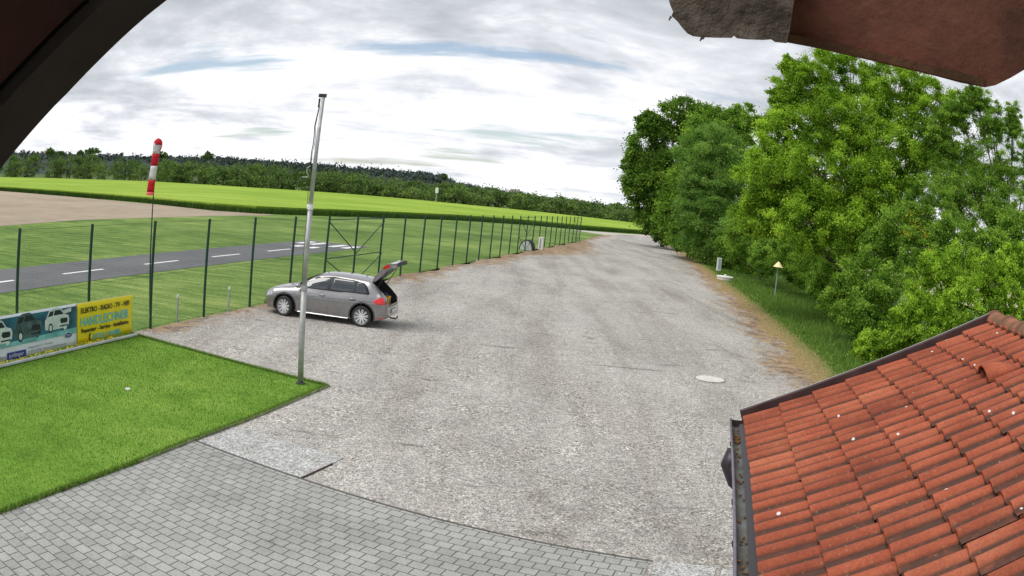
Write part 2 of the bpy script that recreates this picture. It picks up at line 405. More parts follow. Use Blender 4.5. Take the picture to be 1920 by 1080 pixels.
# runway
rwL = [at(0, 505), at(175, 487), at(400, 465), at(560, 455)]; rwR = [at(0, 543), at(300, 517), at(560, 481)]
def rw(s, n): 
    p = RW0 + FD * s + FN * n; return (p.x, p.y)
RW0 = Vector((-13.87 , 45.2, 0)) + FN * 0.35
RWW = 2.45
sheet('runway', [rw(-60, -RWW), rw(11.2, -RWW), rw(11.2, RWW), rw(-60, RWW)], 0.0, M_asph)
def rwbar(name, s0, s1, n0, n1):
    return sheet(name, [rw(s0, n0), rw(s1, n0), rw(s1, n1), rw(s0, n1)], 0.005, M_paint)
for k in range(9):
    s0 = -0.2 - k * 6.35
    rwbar('runway_marking', s0, s0 + 3.0, -0.11 - 0.35, 0.11 - 0.35)
for n0 in (-2.1, -1.15, 0.35, 1.3):
    rwbar('runway_marking', 7.6, 10.2, n0, n0 + 0.5)
rwbar('runway_marking', 4.9, 6.2, -0.9, -0.35); rwbar('runway_marking', 4.9, 6.2, 0.2, 0.75)

# gravel lot with distances to its edges
LE = [(-8, -12), (0, -12), (17.6, -9.75), (97, 6.9), (118, 10.4), (134, 13.6), (146, 18), (152, 21)]
RE = [(-8, 9.5), (12, 8.6), (21.7, 9.0), (27.5, 10.0), (33, 10.8), (41, 12.0), (62, 14.8), (90, 18.6), (118, 22.0), (135, 23.6), (152, 24.6)]
def interp(T, y): return float(np.interp(y, [a for a, b in T], [b for a, b in T]))
ys = list(np.arange(2, 30, 0.5)) + list(np.arange(30, 70, 1.0)) + list(np.arange(70, 153, 2.0))
ts = np.array([0, .02, .04, .07, .1, .15, .2, .3, .4, .5, .6, .7, .8, .85, .9, .93, .96, .98, 1.0])
rows = []; dl = []; dr = []
for y in ys:
    a, b = interp(LE, y), interp(RE, y)
    a2 = a + (0.25 * math.sin(y * 0.9) + 0.15 * math.sin(y * 2.3) if y > 30 else 0)
    b2 = b + 0.22 * math.sin(y * 0.7) + 0.12 * math.sin(y * 1.9 + 1)
    rows.append([(a2 + (b2 - a2) * t, y, 0.004) for t in ts])
    for t in ts:
        x = a2 + (b2 - a2) * t
        dl.append((x - a) * (1 - 0.5 * max(0, 1 - abs(y - 78) / 28)) - 1.3 * max(0, 1 - abs(y - 78) / 28) if y > 17.5 else 6.0); dr.append(b2 - x)
g = MB().grid(rows); o = g.build('gravel_lot', M_gravel); tag(o, kind='structure')
a = o.data.attributes.new('dist_left', 'FLOAT', 'POINT'); a.data.foreach_set('value', dl)
a = o.data.attributes.new('dist_right', 'FLOAT', 'POINT'); a.data.foreach_set('value', dr)
# far cross track
sheet('field_track', [(8, 141), (14, 133.5), (24, 149), (36, 168), (60, 200), (54, 206), (30, 176), (20, 156)], 0.0, mat('track_gravel', (0.46, 0.43, 0.39), 0.9, var=0.15, vscale=0.5))

# bank on the right of the lot: dry edge, then green slope down to the hedge
def bank_mat():
    m, nt, b, P = newmat('bank_grass', 0.9, 0.12)
    at_ = nt.nodes.new('ShaderNodeAttribute'); at_.attribute_name = 'dist_edge'
    nn = noise(nt, P, 0.7, 6, 0.7, 0.5); n_f = noise(nt, P, 6.0, 5, 0.75)
    d = mathn(nt, 'ADD', at_.outputs['Fac'], mathn(nt, 'ADD', mathn(nt, 'MULTIPLY', mathn(nt, 'SUBTRACT', nn, 0.5), 3.4), mathn(nt, 'MULTIPLY', mathn(nt, 'SUBTRACT', n_f, 0.5), 2.4)))
    green = ramp(nt, n_f, [(0.3, (0.045, 0.10, 0.018)), (0.5, (0.10, 0.19, 0.035)), (0.68, (0.20, 0.28, 0.07))])
    dry = ramp(nt, n_f, [(0.3, (0.14, 0.085, 0.045)), (0.5, (0.32, 0.23, 0.11)), (0.7, (0.42, 0.34, 0.17))])
    c = mixc(nt, ramp(nt, mathn(nt, 'MULTIPLY', d, 0.25), [(0.22, g3(0)), (0.5, g3(1))]), dry, green)
    nt.links.new(c, b.inputs['Base Color']); setbump(nt, b, n_f, 0.06); return m
M_bank = bank_mat()
def bank_z(t): return -0.42 * (1 - math.cos(min(t, 6.0) / 6.0 * PI)) / 2 - (0.05 if t > 6 else 0)
rows = []; de = []
tt = [-0.5, 0, 0.4, 0.8, 1.2, 1.8, 2.5, 3.2, 4, 5, 6, 8, 12, 20, 34]
for y in [q for q in ys if q < 165] + [160, 170]:
    b = interp(RE, min(y, 152))
    rows.append([(b + t, y + 0.2 * max(0, t - 8), (-0.004 if t <= 0 else bank_z(t))) for t in tt]); de += tt
g = MB().grid(rows); o = g.build('grass_bank', M_bank); tag(o, kind='structure')
a = o.data.attributes.new('dist_edge', 'FLOAT', 'POINT'); a.data.foreach_set('value', de)
sheet('reed_field', [(46, 20), (140, 20), (200, 160), (60, 160)], -0.3, mat('dry_field', (0.42, 0.40, 0.22), 0.9, var=0.2, vscale=0.3, bump=0.1, bscale=3))

# lawn, kerbs and pavers
KC = Vector((-3.52, 16.22, 0)); KP = Vector((-4.72, 11.22, 0))
kdir = (KP - KC).normalized()
lawn_pts = [(-3.52, 16.22), (-9.62, 18.05), (-9.85, 17.6), (-11.6, 9.2), (-13.5, 1.0), (-8.6, -2.0), (-6.55, 4.0), (-5.93, 6.5), (-5.48, 8.2), (-5.08, 9.7), (-4.72, 11.22), (-4.17, 13.3)]
lo_ = sheet('lawn', lawn_pts, 0.030, M_lawn)
sheet('paving', [(-4.70, 11.24), (-2.70, 10.58), (-0.80, 9.93), (0.70, 9.43), (2.02, 9.0), (0.1, 3.0), (-9, -3), (-8.55, -2.0), (-6.5, 4.0), (-5.88, 6.5), (-5.43, 8.2), (-5.03, 9.7)], 0.012, M_paver)
def strip(name, pts, wd, z0, z1, m, kind='structure'):
    g = MB()
    for (x0, y0), (x1, y1) in zip(pts[:-1], pts[1:]):
        d = Vector((x1 - x0, y1 - y0, 0)); L = d.length; d.normalize(); mid = Vector(((x0 + x1) / 2, (y0 + y1) / 2, (z0 + z1) / 2))
        g.box(mid, (L + 0.001, wd, z1 - z0), math.atan2(d.y, d.x))
    o = g.build(name, m); return tag(o, kind=kind)
strip('lawn_kerb', [(-3.50, 16.17), (-4.15, 13.3), (-4.70, 11.22), (-5.06, 9.7)], 0.045, -0.05, 0.040, M_kerb)
strip('gravel_kerb', [(-9.55, 18.06), (-7.5, 17.47), (-5.5, 16.85), (-3.45, 16.24)], 0.04, -0.05, 0.034, M_kerb)
strip('paving_kerb', [(-4.72, 11.27), (-2.70, 10.615), (-0.80, 9.965), (0.70, 9.46), (2.06, 9.02)], 0.04, -0.05, 0.014, mat('dark_kerb', (0.10, 0.095, 0.085), 0.9, var=0.2))
px_ = Vector((2.04 + 4.70, 9.0 - 11.24, 0)).normalized(); py_ = Vector((-px_.y, px_.x, 0))
def slab(name, o0, a, b_, z, lab):
    p = [o0, o0 + px_ * a, o0 + px_ * a + py_ * b_, o0 + py_ * b_]
    g = MB(); vs = [(q.x, q.y, -0.03) for q in p] + [(q.x, q.y, z) for q in p]
    g.add(vs, [(3, 2, 1, 0), (4, 5, 6, 7), (0, 1, 5, 4), (1, 2, 6, 5), (2, 3, 7, 6), (3, 0, 4, 7)])
    o = g.build(name, M_agg, bevel=0.004); return tag(o, lab, 'slab')
slab('concrete_slab', Vector((-4.62, 11.27, 0)), 2.06, 1.28, 0.022, 'large pale exposed aggregate slab set between the lawn kerb and dark gravel')
slab('concrete_slab', Vector((2.10, 9.03, 0)) - py_ * 1.2, 0.80, 1.22, 0.020, 'grey aggregate slab next to the paving end at the bottom edge, nearer the pavers')
slab('concrete_slab', Vector((2.93, 8.76, 0)) - py_ * 1.2, 0.80, 1.22, 0.020, 'grey aggregate slab under the gutter of the tiled roof, farther from the pavers')
strip('slab_edge', [tuple((Vector((-4.62, 11.27, 0)) + px_ * 2.08)[:2]), tuple((Vector((-4.62, 11.27, 0)) + px_ * 2.08 + py_ * 0.9)[:2])], 0.014, -0.05, 0.028, mat('rusty_steel', (0.07, 0.03, 0.028), 0.8, var=0.3))

# blades: lawn, verge, crop edge
def blade_mat(name, stops, rough=0.7, transl=0.25):
    m, nt, b, P = newmat(name, rough, 0.2)
    a = nt.nodes.new('ShaderNodeAttribute'); a.attribute_name = 'tint'
    c = ramp(nt, a.outputs['Fac'], stops); nt.links.new(c, b.inputs['Base Color'])
    tr = nt.nodes.new('ShaderNodeBsdfTranslucent'); nt.links.new(c, tr.inputs[0])
    mx = nt.nodes.new('ShaderNodeMixShader'); mx.inputs[0].default_value = transl
    out = nt.nodes['Material Output']; nt.links.new(b.outputs[0], mx.inputs[1]); nt.links.new(tr.outputs[0], mx.inputs[2]); nt.links.new(mx.outputs[0], out.inputs[0])
    return m
def inside(poly, X, Y):
    r = np.zeros(len(X), bool); n = len(poly)
    for i in range(n):
        x0, y0 = poly[i]; x1, y1 = poly[(i + 1) % n]
        c = ((y0 > Y) != (y1 > Y)) & (X < (x1 - x0) * (Y - y0) / (y1 - y0 + 1e-12) + x0); r ^= c
    return r
def blades(name, X, Y, Z, h, wd, mat_, tint, lean=0.45):
    n = len(X); a = rng.random(n) * 2 * PI; la = rng.random(n) * 2 * PI; l = rng.random(n) * lean * h
    V = np.zeros((n, 3, 3))
    V[:, 0] = np.stack([X - np.cos(a) * wd, Y - np.sin(a) * wd, Z], 1); V[:, 1] = np.stack([X + np.cos(a) * wd, Y + np.sin(a) * wd, Z], 1)
    V[:, 2] = np.stack([X + np.cos(la) * l, Y + np.sin(la) * l, Z + h], 1)
    return tag(quads(name, V, mat_, tint, ncorner=3), kind='stuff')
M_blade = blade_mat('lawn_blades', [(0, (0.055, 0.145, 0.014)), (0.5, (0.125, 0.27, 0.03)), (0.9, (0.26, 0.41, 0.065)), (1.0, (0.52, 0.49, 0.18))])
n = 150000
X = rng.uniform(-13.5, -3.4, n); Y = rng.uniform(3.5, 18.2, n); k = inside(lawn_pts, X, Y); X, Y = X[k], Y[k]
pn = 0.5 + 0.25 * np.sin(X * 1.7 + 2 * np.sin(Y * .8)) + 0.25 * np.sin(Y * 2.3 + X)
blades('lawn_grass', X, Y, np.full(len(X), 0.03), rng.uniform(0.015, 0.04, len(X)), 0.005, M_blade, np.clip(rng.normal(0.28 + 0.32 * pn, 0.22, len(X)), 0, 1))
def edge_blades(pts, n, half, h0, h1, dz=0.02):
    E2 = np.array(pts); sg = np.linalg.norm(np.diff(E2, axis=0), axis=1); cm = np.r_[0, np.cumsum(sg)]; u = rng.random(n) * cm[-1]
    X = np.interp(u, cm, E2[:, 0]) + rng.normal(0, half, n); Y = np.interp(u, cm, E2[:, 1]) + rng.normal(0, half, n)
    return blades('lawn_grass', X, Y, np.full(n, dz), rng.uniform(h0, h1, n), 0.006, M_blade, np.clip(rng.normal(0.55, 0.3, n), 0, 1), 1.2)
edge_blades([(-3.52, 16.22), (-4.17, 13.3), (-4.72, 11.22), (-5.08, 9.7), (-5.48, 8.2), (-5.93, 6.5), (-6.55, 4.0)], 14000, 0.025, 0.03, 0.07)
edge_blades([(-9.62, 18.05), (-7.0, 17.32), (-3.52, 16.22)], 9000, 0.035, 0.03, 0.08)
# rough green grass on the bank
M_vb = blade_mat('bank_blades', [(0, (0.06, 0.14, 0.018)), (0.5, (0.15, 0.28, 0.04)), (0.85, (0.28, 0.38, 0.08)), (1.0, (0.50, 0.43, 0.20))])
n = 170000
Y = 16 + (rng.random(n) ** 1.7) * 110; T = rng.random(n) * 9.0
X = np.interp(Y, [a for a, b in RE], [b for a, b in RE]) + T
hgt = np.clip((T - 0.9) / 3.0, 0.06, 1.0) * rng.uniform(0.12, 0.42, n) * np.clip(1.2 - 0.0 * Y, 0.4, 1.2)
Z = np.array([bank_z(t) for t in T])
tint = np.clip(rng.normal(0.45, 0.22, n) + np.clip(1.4 - T, 0, 1.4) * 0.5, 0, 1)
keep = rng.random(n) < np.clip(T / 1.5, 0.12, 1)
blades('bank_grass', X[keep], Y[keep], Z[keep], hgt[keep], 0.012 + 0.0004 * Y[keep], M_vb, tint[keep], 0.7)
# crop edge stalks, darker green below the ears
M_cb = blade_mat('crop_stalks', [(0, (0.035, 0.09, 0.015)), (0.6, (0.08, 0.17, 0.025)), (1.0, (0.17, 0.28, 0.03))], transl=0.12)
E_ = np.array(ce); seg = np.linalg.norm(np.diff(E_, axis=0), axis=1); cum = np.r_[0, np.cumsum(seg)]
n = 60000; u = rng.random(n) * cum[-1]
X = np.interp(u, cum, E_[:, 0]); Y = np.interp(u, cum, E_[:, 1]); off = rng.uniform(0.0, 1.3, n)
d = np.hypot(X, Y); X2 = X - X / d * off * 0.55; Y2 = Y - Y / d * off * 0.55
blades('crop_edge', X2, Y2, np.full(n, -0.02), rng.uniform(0.55, 0.93, n) * (1 - 0.25 * off / 1.3), 0.05, M_cb, np.clip(rng.normal(0.4, 0.25, n), 0, 1), 0.3)

# ------------------------------------------------------------------ metals and paints
M_green = mat('fence_green', (0.006, 0.038, 0.024), 0.5, var=0.15)
M_galv = mat('galvanised', (0.40, 0.41, 0.40), 0.5, 0.35, var=0.18, vscale=6, bump=0.001, bscale=30)
M_dkmetal = mat('dark_metal', (0.05, 0.048, 0.05), 0.5, 0.5, var=0.2)
M_white = mat('white_plastic', (0.78, 0.79, 0.80), 0.45, var=0.05)
M_black = mat('black_rubber', (0.018, 0.018, 0.02), 0.65, var=0.2, vscale=20)

# ------------------------------------------------------------------ fence
fence = empty('net_fence', (F0.x, F0.y, 0), 0, 'tall dark green post and net fence along the left side of the gravel lot', 'fence')
def fl(s, z, n=0.0):
    p = FD * s + FN * n; return (p.x, p.y, z)
pm = MB().tube([(0, 0, -0.1), (0, 0, FH)], 0.043, 10); pm.tube([(0, 0, FH), (0, 0, FH + 0.015)], 0.047, 10)
p0 = pm.build('post', M_green, fence)
for i in range(31):
    p = p0 if i == 0 else p0.copy()
    if i: COL.objects.link(p); p.parent = fence
    p.location = fl(i * FS, 0); p.rotation_euler = (rng.normal(0, .004), rng.normal(0, .004), 0)
wm = MB()
for z in (FH - 0.03, FH * 0.5, 0.06): wm.tube([fl(0, z, -0.045), fl(30 * FS, z, -0.045)], 0.004, 4)
wm.build('tension_wire', M_green, fence)
def brace(i, full=True):
    s0, s1, s2 = i * FS, (i + 1) * FS, (i + 2) * FS; zt, zm, zb = FH - 0.12, FH * 0.44, 0.12
    for (a, b) in (((s0, zt), (s2, zt)), ((s0, zm), (s2, zm)), ((s0, zt - .12), (s1, zm + .08)), ((s2, zt - .12), (s1, zm + .08)), ((s0, zm - .08), (s1, zb)), ((s2, zm - .08), (s1, zb))):
        if not full and max(a[0], b[0]) > s1 + .1: b = (s1, b[1]); 
        if not full and a[0] > s1 + .1: continue
        MB().tube([fl(a[0], a[1], -0.06), fl(b[0], b[1], -0.06)], 0.022, 6).build('brace', M_green, fence)
brace(6); brace(18); brace(28)
def net_mat():
    m = bpy.data.materials.new('net'); m.use_nodes = True; nt = m.node_tree; b = nt.nodes['Principled BSDF']
    b.inputs['Base Color'].default_value = (0.012, 0.07, 0.045, 1); b.inputs['Roughness'].default_value = 0.6
    uv = nt.nodes.new('ShaderNodeUVMap'); s = nt.nodes.new('ShaderNodeSeparateXYZ'); nt.links.new(uv.outputs[0], s.inputs[0])
    fu = mathn(nt, 'LESS_THAN', mathn(nt, 'FRACT', mathn(nt, 'DIVIDE', s.outputs[0], 0.05)), 0.045)
    fv = mathn(nt, 'LESS_THAN', mathn(nt, 'FRACT', mathn(nt, 'DIVIDE', s.outputs[1], 0.05)), 0.045)
    k = mathn(nt, 'MAXIMUM', fu, fv)
    t = nt.nodes.new('ShaderNodeBsdfTransparent'); mx = nt.nodes.new('ShaderNodeMixShader'); nt.links.new(k, mx.inputs[0])
    nt.links.new(t.outputs[0], mx.inputs[1]); nt.links.new(b.outputs[0], mx.inputs[2]); nt.links.new(mx.outputs[0], nt.nodes['Material Output'].inputs[0])
    return m
g = MB().add([fl(0, 0.02, -0.05), fl(30 * FS, 0.02, -0.05), fl(30 * FS, FH - 0.03, -0.05), fl(0, FH - 0.03, -0.05)], [(0, 1, 2, 3)])
net = g.build('net', net_mat(), fence, fixn=False)
uvl = net.data.uv_layers.new(name='UVMap')
for li, (u, v) in zip(range(4), ((0, 0), (30 * FS, 0), (30 * FS, FH), (0, FH))): uvl.data[li].uv = (u, v)

# ------------------------------------------------------------------ windsock
wp = at(281.5, 612); wsx, wsy = wp
wb = empty('windsock_mast', (wsx, wsy, 0), 0, 'thin dark mast clamped to a fence post, carrying the red and white windsock', 'mast')
dist = math.hypot(wsx, wsy)
tp = far(297, 262, dist); TZ = tp.z
mt = (tp.x - wsx, tp.y - wsy)
MB().tube([(0, 0, 0), (mt[0] * .5, mt[1] * .5, TZ * .5), (mt[0], mt[1], TZ + 0.05)], [0.026, 0.02, 0.014], 8).build('pole', M_dkmetal, wb)
for z in (2.45, 1.3, 0.25):
    MB().tube([(0 + .09, -.03, z), (-.05, 0.0, z)], 0.022, 6).build('clamp', M_galv, wb)
M_red = mat('red_cloth', (0.70, 0.012, 0.03), 0.75, var=0.12, vscale=12); M_wcl = mat('white_cloth', (0.80, 0.80, 0.80), 0.75, var=0.06, vscale=12)
for m in (M_red, M_wcl):
    nt = m.node_tree; b = nt.nodes['Principled BSDF']; tr = nt.nodes.new('ShaderNodeBsdfTranslucent'); src = b.inputs['Base Color'].links[0].from_socket
    nt.links.new(src, tr.inputs[0]); mx = nt.nodes.new('ShaderNodeMixShader'); mx.inputs[0].default_value = 0.35
    nt.links.new(b.outputs[0], mx.inputs[1]); nt.links.new(tr.outputs[0], mx.inputs[2]); nt.links.new(mx.outputs[0], nt.nodes['Material Output'].inputs[0])
ws = empty('windsock', (tp.x, tp.y, tp.z), 0, 'limp red and white striped windsock hanging from its mast above the fence', 'windsock')
def wl(px, py, dd=0.0):
    q = far(px, py, dist - 0.12 - dd); return Vector((q.x - tp.x, q.y - tp.y, q.z - tp.z))
def sockseg(name, pts, rads, m, n=16, fold=0.0):
    g = MB(); rows = []
    for (p, r) in zip(pts, rads):
        rows.append([(p.x + (r * (1 + fold * math.cos(3 * a + p.z * 4))) * math.cos(a), p.y + 0.8 * r * (1 + fold * math.sin(2 * a + 1)) * math.sin(a), p.z) for a in [2 * PI * k / n for k in range(n + 1)]])
    g.grid(rows); o = g.build(name, m, ws, smooth=True); s = o.modifiers.new('s', 'SOLIDIFY'); s.thickness = 0.004
    return o
# hood: the upper end bends over the ring
hood = MB(); c0 = wl(296, 270); rows = []
Rr = 0.145
for j in range(9):
    th = j / 8 * PI * 0.55
    rows.append([(c0.x + Rr * math.sin(th) * math.cos(a), c0.y + Rr * .8 * math.sin(th) * math.sin(a), c0.z + Rr * 1.05 * math.cos(th)) for a in [2 * PI * k / 18 for k in range(19)]])
hood.grid(rows); ho = hood.build('hood', M_red, ws, smooth=True); ho.modifiers.new('s', 'SOLIDIFY').thickness = 0.004
MB().tube([(c0.x + .135, c0.y, c0.z + .05), (c0.x + .15, c0.y, c0.z - .06), (c0.x + .11, c0.y, c0.z - .17), (c0.x + .05, c0.y, c0.z - .24)], [0.016, 0.02, 0.016, 0.008], 6).build('ring_flap', M_red, ws, smooth=True)
yy = [269, 288, 311, 337, 360, 366]
xx = [294.5, 292, 289, 285.5, 282, 281.3]
rr = [0.132, 0.115, 0.108, 0.112, 0.118, 0.125]
def seg(i0, i1, m, name):
    pts = []; rs = []
    for k in range(5):
        f = i0 + (i1 - i0) * k / 4
        y = np.interp(f, range(6), yy); x = np.interp(f, range(6), xx); pts.append(wl(x, y)); rs.append(float(np.interp(f, range(6), rr)))
    return sockseg(name, pts, rs, m, fold=0.09)
seg(0, 1, M_wcl, 'white_band'); seg(1, 2, M_red, 'red_band'); seg(2, 3, M_wcl, 'white_band'); seg(3, 4, M_red, 'red_band')
seg(4, 5, mat('pink_hem', (0.85, 0.12, 0.14), 0.7, var=0.1), 'hem')

# ------------------------------------------------------------------ flagpole
fp = at(563.5, 722); fd = math.hypot(*fp)
ft = far(606.5, 182, fd)
flag = empty('flagpole', (fp[0], fp[1], 0.0), 0, 'bare grey metal flagpole at the corner of the lawn', 'flagpole')
def fq(px, py):
    q = far(px, py, fd); return Vector((q.x - fp[0], q.y - fp[1], q.z))
LZ = fq(582, 388); lean = Vector((ft.x - fp[0], ft.y - fp[1], 0)) / ft.z
def lp(z, dx=0.0): return (lean.x * z + dx, lean.y * z, z)
J1 = fq(571, 540).z; J2 = LZ.z; TZF = ft.z
MB().tube([lp(0), lp(J1)], 0.062, 14).build('lower_tube', M_galv, flag, smooth=True)
MB().tube([lp(J1), lp(J2)], 0.054, 14).build('middle_tube', M_galv, flag, smooth=True)
MB().tube([lp(J2), lp(TZF)], [0.047, 0.036], 14).build('upper_tube', M_galv, flag, smooth=True)
MB().tube([lp(J1 - .05), lp(J1 + .05)], 0.072, 14).build('collar', M_galv, flag)
g = MB().tube([lp(J2 - .05), lp(J2 + .05)], 0.066, 14); g.tube([lp(J2, -.07), lp(J2, -.045)], 0.05, 10); g.build('collar', M_white, flag)
g = MB().box(lp(TZF + .03, -0.02), (0.16, 0.07, 0.07)); g.tube([lp(TZF - .03, -.075), lp(TZF - .22, -.075)], 0.02, 6); g.build('pulley', M_dkmetal, flag)
g = MB()
pts = [lp(TZF - .05 - k * (TZF - .3) / 30, -0.07 + 0.018 * math.sin(k * 1.7) if k < 12 else -0.058) for k in range(31)]
g.tube(pts, 0.006, 5); g.tube([(p[0] - .02 + 0.01 * math.sin(i), p[1], p[2]) for i, p in enumerate(pts[:9])], 0.010, 5)
g.build('rope', M_dkmetal, flag)
bp = [fq(582, 311), fq(576, 315), fq(575, 323), fq(578, 329), fq(577, 332), fq(566, 332)]
MB().tube(bp, 0.011, 6).build('bracket', M_galv, flag)
MB().lathe([(0.10, 0.0), (0.10, 0.05), (0.062, 0.07), (0.062, 0.09)], 14).build('foot', M_dkmetal, flag)

# ------------------------------------------------------------------ banners at the fence
kz = Vector((-10.3876, 12.297, 0)); kd = Vector((0.1998655, 0.97982334, 0)).normalized(); kn = Vector((-kd.y, kd.x, 0))
KA = math.atan2(kd.y, kd.x)
def text_obj(name, body, size, m, parent, loc, width=None, ext=0.002, rotz=0.0, bold=0.0, shear=0.0):
    cu = bpy.data.curves.new(name, 'FONT'); cu.body = body; cu.size = size; cu.extrude = ext; cu.offset = bold; cu.shear = shear
    cu.resolution_u = 3
    t = bpy.data.objects.new(name + '_t', cu); COL.objects.link(t)
    dg = bpy.context.evaluated_depsgraph_get(); me = bpy.data.meshes.new_from_object(t.evaluated_get(dg)); bpy.data.objects.remove(t)
    vs = np.array([v.co[:] for v in me.vertices]); x0, x1 = vs[:, 0].min(), vs[:, 0].max()
    sx = 1.0 if width is None else width / (x1 - x0)
    for v in me.vertices: v.co.x = (v.co.x - x0) * sx
    me.materials.clear(); me.materials.append(m)
    o = bpy.data.objects.new(name, me); COL.objects.link(o); o.parent = parent; o.location = loc
    o.rotation_euler = (PI / 2, 0, rotz)
    return o
def banner(name, s0, s1, z0, z1, m, label):
    p = kz + kd * s0 + kn * 0.2
    e = empty(name, (p.x, p.y, 0), KA, label, 'banner')
    L = s1 - s0
    # gently rippled cloth
    rows = []
    for j in range(9):
        z = z0 + (z1 - z0) * j / 8
        rows.append([(L * i / 30, 0.010 * math.sin(i * 0.9 + j * .3) * math.sin(PI * i / 30), z) for i in range(31)])
    g = MB().grid(rows); o = g.build('panel', m, e, smooth=True); o.modifiers.new('s', 'SOLIDIFY').thickness = 0.003
    g = MB(); 
    g.tube([(0, 0.03, z1 - 0.01), (L, 0.03, z1 - 0.01)], 0.012, 6); g.build('rail', M_galv, e)
    for x in (0.02, L / 2, L - 0.02): MB().box((x, 0.05, z1 / 2), (0.04, 0.04, z1)).build('stake', M_galv, e)
    return e, L
M_yel = mat('yellow_vinyl', (0.86, 0.70, 0.006), 0.5, var=0.03, vscale=3)
M_ban = mat('white_vinyl', (0.80, 0.84, 0.90), 0.5, var=0.03, vscale=3)
M_blk = mat('black_print', (0.02, 0.018, 0.02), 0.5); M_cyan = mat('cyan_print', (0.13, 0.55, 0.56), 0.5)
M_gry = mat('grey_print', (0.36, 0.38, 0.42), 0.5); M_navy = mat('navy_print', (0.045, 0.06, 0.27), 0.5)
yb, L = banner('yellow_banner', 3.26, 5.72, 0.09, 1.04, M_yel, 'yellow electrical shop banner with black and turquoise lettering by the fence')
yf = -0.016
text_obj('lettering', 'ELEKTRO - RADIO - TV - HIFI', 0.17, M_blk, yb, (0.14, yf, 0.80), 2.16, bold=0.003)
text_obj('lettering', 'HANDLECHNER', 0.30, M_cyan, yb, (0.13, yf, 0.49), 2.16, bold=0.006)
text_obj('lettering', 'Reparatur - Service - Installation', 0.14, M_blk, yb, (0.16, yf, 0.335), 2.12, bold=0.003)
text_obj('lettering', '07752 / 84480', 0.17, M_cyan, yb, (0.66, yf, 0.13), 1.22, bold=0.004)
g = MB(); hs = [(0.50, 0.28), (0.555, 0.30), (0.565, 0.26), (0.54, 0.25), (0.525, 0.20), (0.54, 0.14), (0.57, 0.125), (0.56, 0.09), (0.51, 0.10), (0.475, 0.17), (0.48, 0.24)]
g.prism(hs, 0.003, lambda x, y, d: (x, yf - d, y)); g.build('phone_symbol', M_blk, yb)
wbn, L = banner('white_banner', -2.4, 3.22, 0.09, 1.05, M_ban, 'white and dark blue car dealer banner showing three cars, left of the yellow banner')
M_bgp = mat('teal_print', (0.012, 0.05, 0.10), 0.5, col2=(0.03, 0.22, 0.33), vscale=1.6); M_teal2 = mat('light_teal_print', (0.20, 0.50, 0.52), 0.5, var=0.3, vscale=2)
M_carw = mat('print_white', (0.62, 0.70, 0.70), 0.5, var=0.15, vscale=5); M_card = mat('print_dark', (0.03, 0.045, 0.06), 0.5, col2=(0.10, 0.17, 0.19), vscale=5); M_carg = mat('print_glass', (0.012, 0.02, 0.03), 0.5)
def flat(nm, poly, m, d0, d1): 
    return MB().prism(poly, d1 - d0, lambda x, y, d: (x, -d0 - d, y)).build(nm, m, wbn)
flat('printed_backdrop', [(0.01, 0.37), (L - .01, 0.37), (L - .01, 1.0), (0.01, 1.0)], M_bgp, 0.012, 0.014)
flat('printed_floor', [(0.01, 0.37), (L - .01, 0.37), (L - .01, 0.50), (3.2, 0.47), (0.01, 0.40)], M_teal2, 0.0145, 0.016)
def printcar(x, z, s, body, nm):
    P = [(0, .16), (.02, .10), (.18, .08), (.22, .02), (.36, .0), (.42, .06), (1.0, .07), (1.05, .0), (1.16, .02), (1.20, .10), (1.30, .16), (1.33, .32), (1.28, .44), (1.05, .50), (.88, .68), (.70, .73), (.40, .72), (.22, .66), (.08, .46), (.0, .38)]
    T = lambda p: [(x + a * s, z + b * s) for a, b in p]
    flat(nm, T(P), body, 0.0165, 0.018)
    flat('printed_glass', T([(.46, .50), (.54, .66), (.84, .65), (1.0, .50)]), M_carg, 0.0185, 0.0195)
    flat('printed_glass', T([(.15, .48), (.26, .63), (.48, .65), (.42, .50)]), M_carg, 0.0185, 0.0195)
    flat('printed_grille', T([(.82, .30), (.86, .38), (1.20, .37), (1.24, .29), (1.18, .22), (.88, .22)]), M_carg, 0.0185, 0.0195)
    flat('printed_grille', T([(.78, .12), (.80, .16), (1.24, .16), (1.24, .12)]), M_carg, 0.0185, 0.0195)
    for cx_ in (.30, ):
        ring = [(cx_ + .125 * math.cos(t), .13 + .15 * math.sin(t)) for t in [2 * PI * k / 16 for k in range(16)]]
        flat('printed_wheel', T(ring), M_carg, 0.0185, 0.0195)
        flat('printed_rim', T([(cx_ + (a - cx_) * .62, .13 + (b - .13) * .62) for a, b in ring]), M_carw, 0.020, 0.0205)
    ring = [(.10 + .09 * math.cos(t), .30 + .05 * math.sin(t)) for t in [2 * PI * k / 10 for k in range(10)]]
o1 = 2.4
printcar(o1 - 0.40, 0.41, 0.80, M_carw, 'printed_car')
printcar(o1 + 0.72, 0.44, 0.82, M_card, 'printed_car')
printcar(o1 + 1.92, 0.50, 0.74, M_carw, 'printed_car')
printcar(o1 - 1.75, 0.41, 0.80, M_card, 'printed_car')
flat('printed_tag', [(o1 + 2.60, 0.86), (o1 + 2.98, 0.90), (o1 + 2.98, 0.99), (o1 + 2.60, 0.95)], M_carw, 0.0165, 0.018)
flat('printed_box', [(o1 + 0.44, 0.085), (o1 + 1.16, 0.085), (o1 + 1.16, 0.245), (o1 + 0.44, 0.245)], M_navy, 0.0165, 0.018)
text_obj('lettering', 'pollinger', 0.12, M_carw, wbn, (o1 + 0.52, -0.019, 0.135), 0.55)
text_obj('lettering', 'autohaus', 0.12, M_gry, wbn, (o1 - 0.05, -0.018, 0.13), 0.44)
text_obj('lettering', 'Hauptstrasse 5 . Braunau', 0.07, M_gry, wbn, (o1 + 1.26, -0.018, 0.245), 0.95)
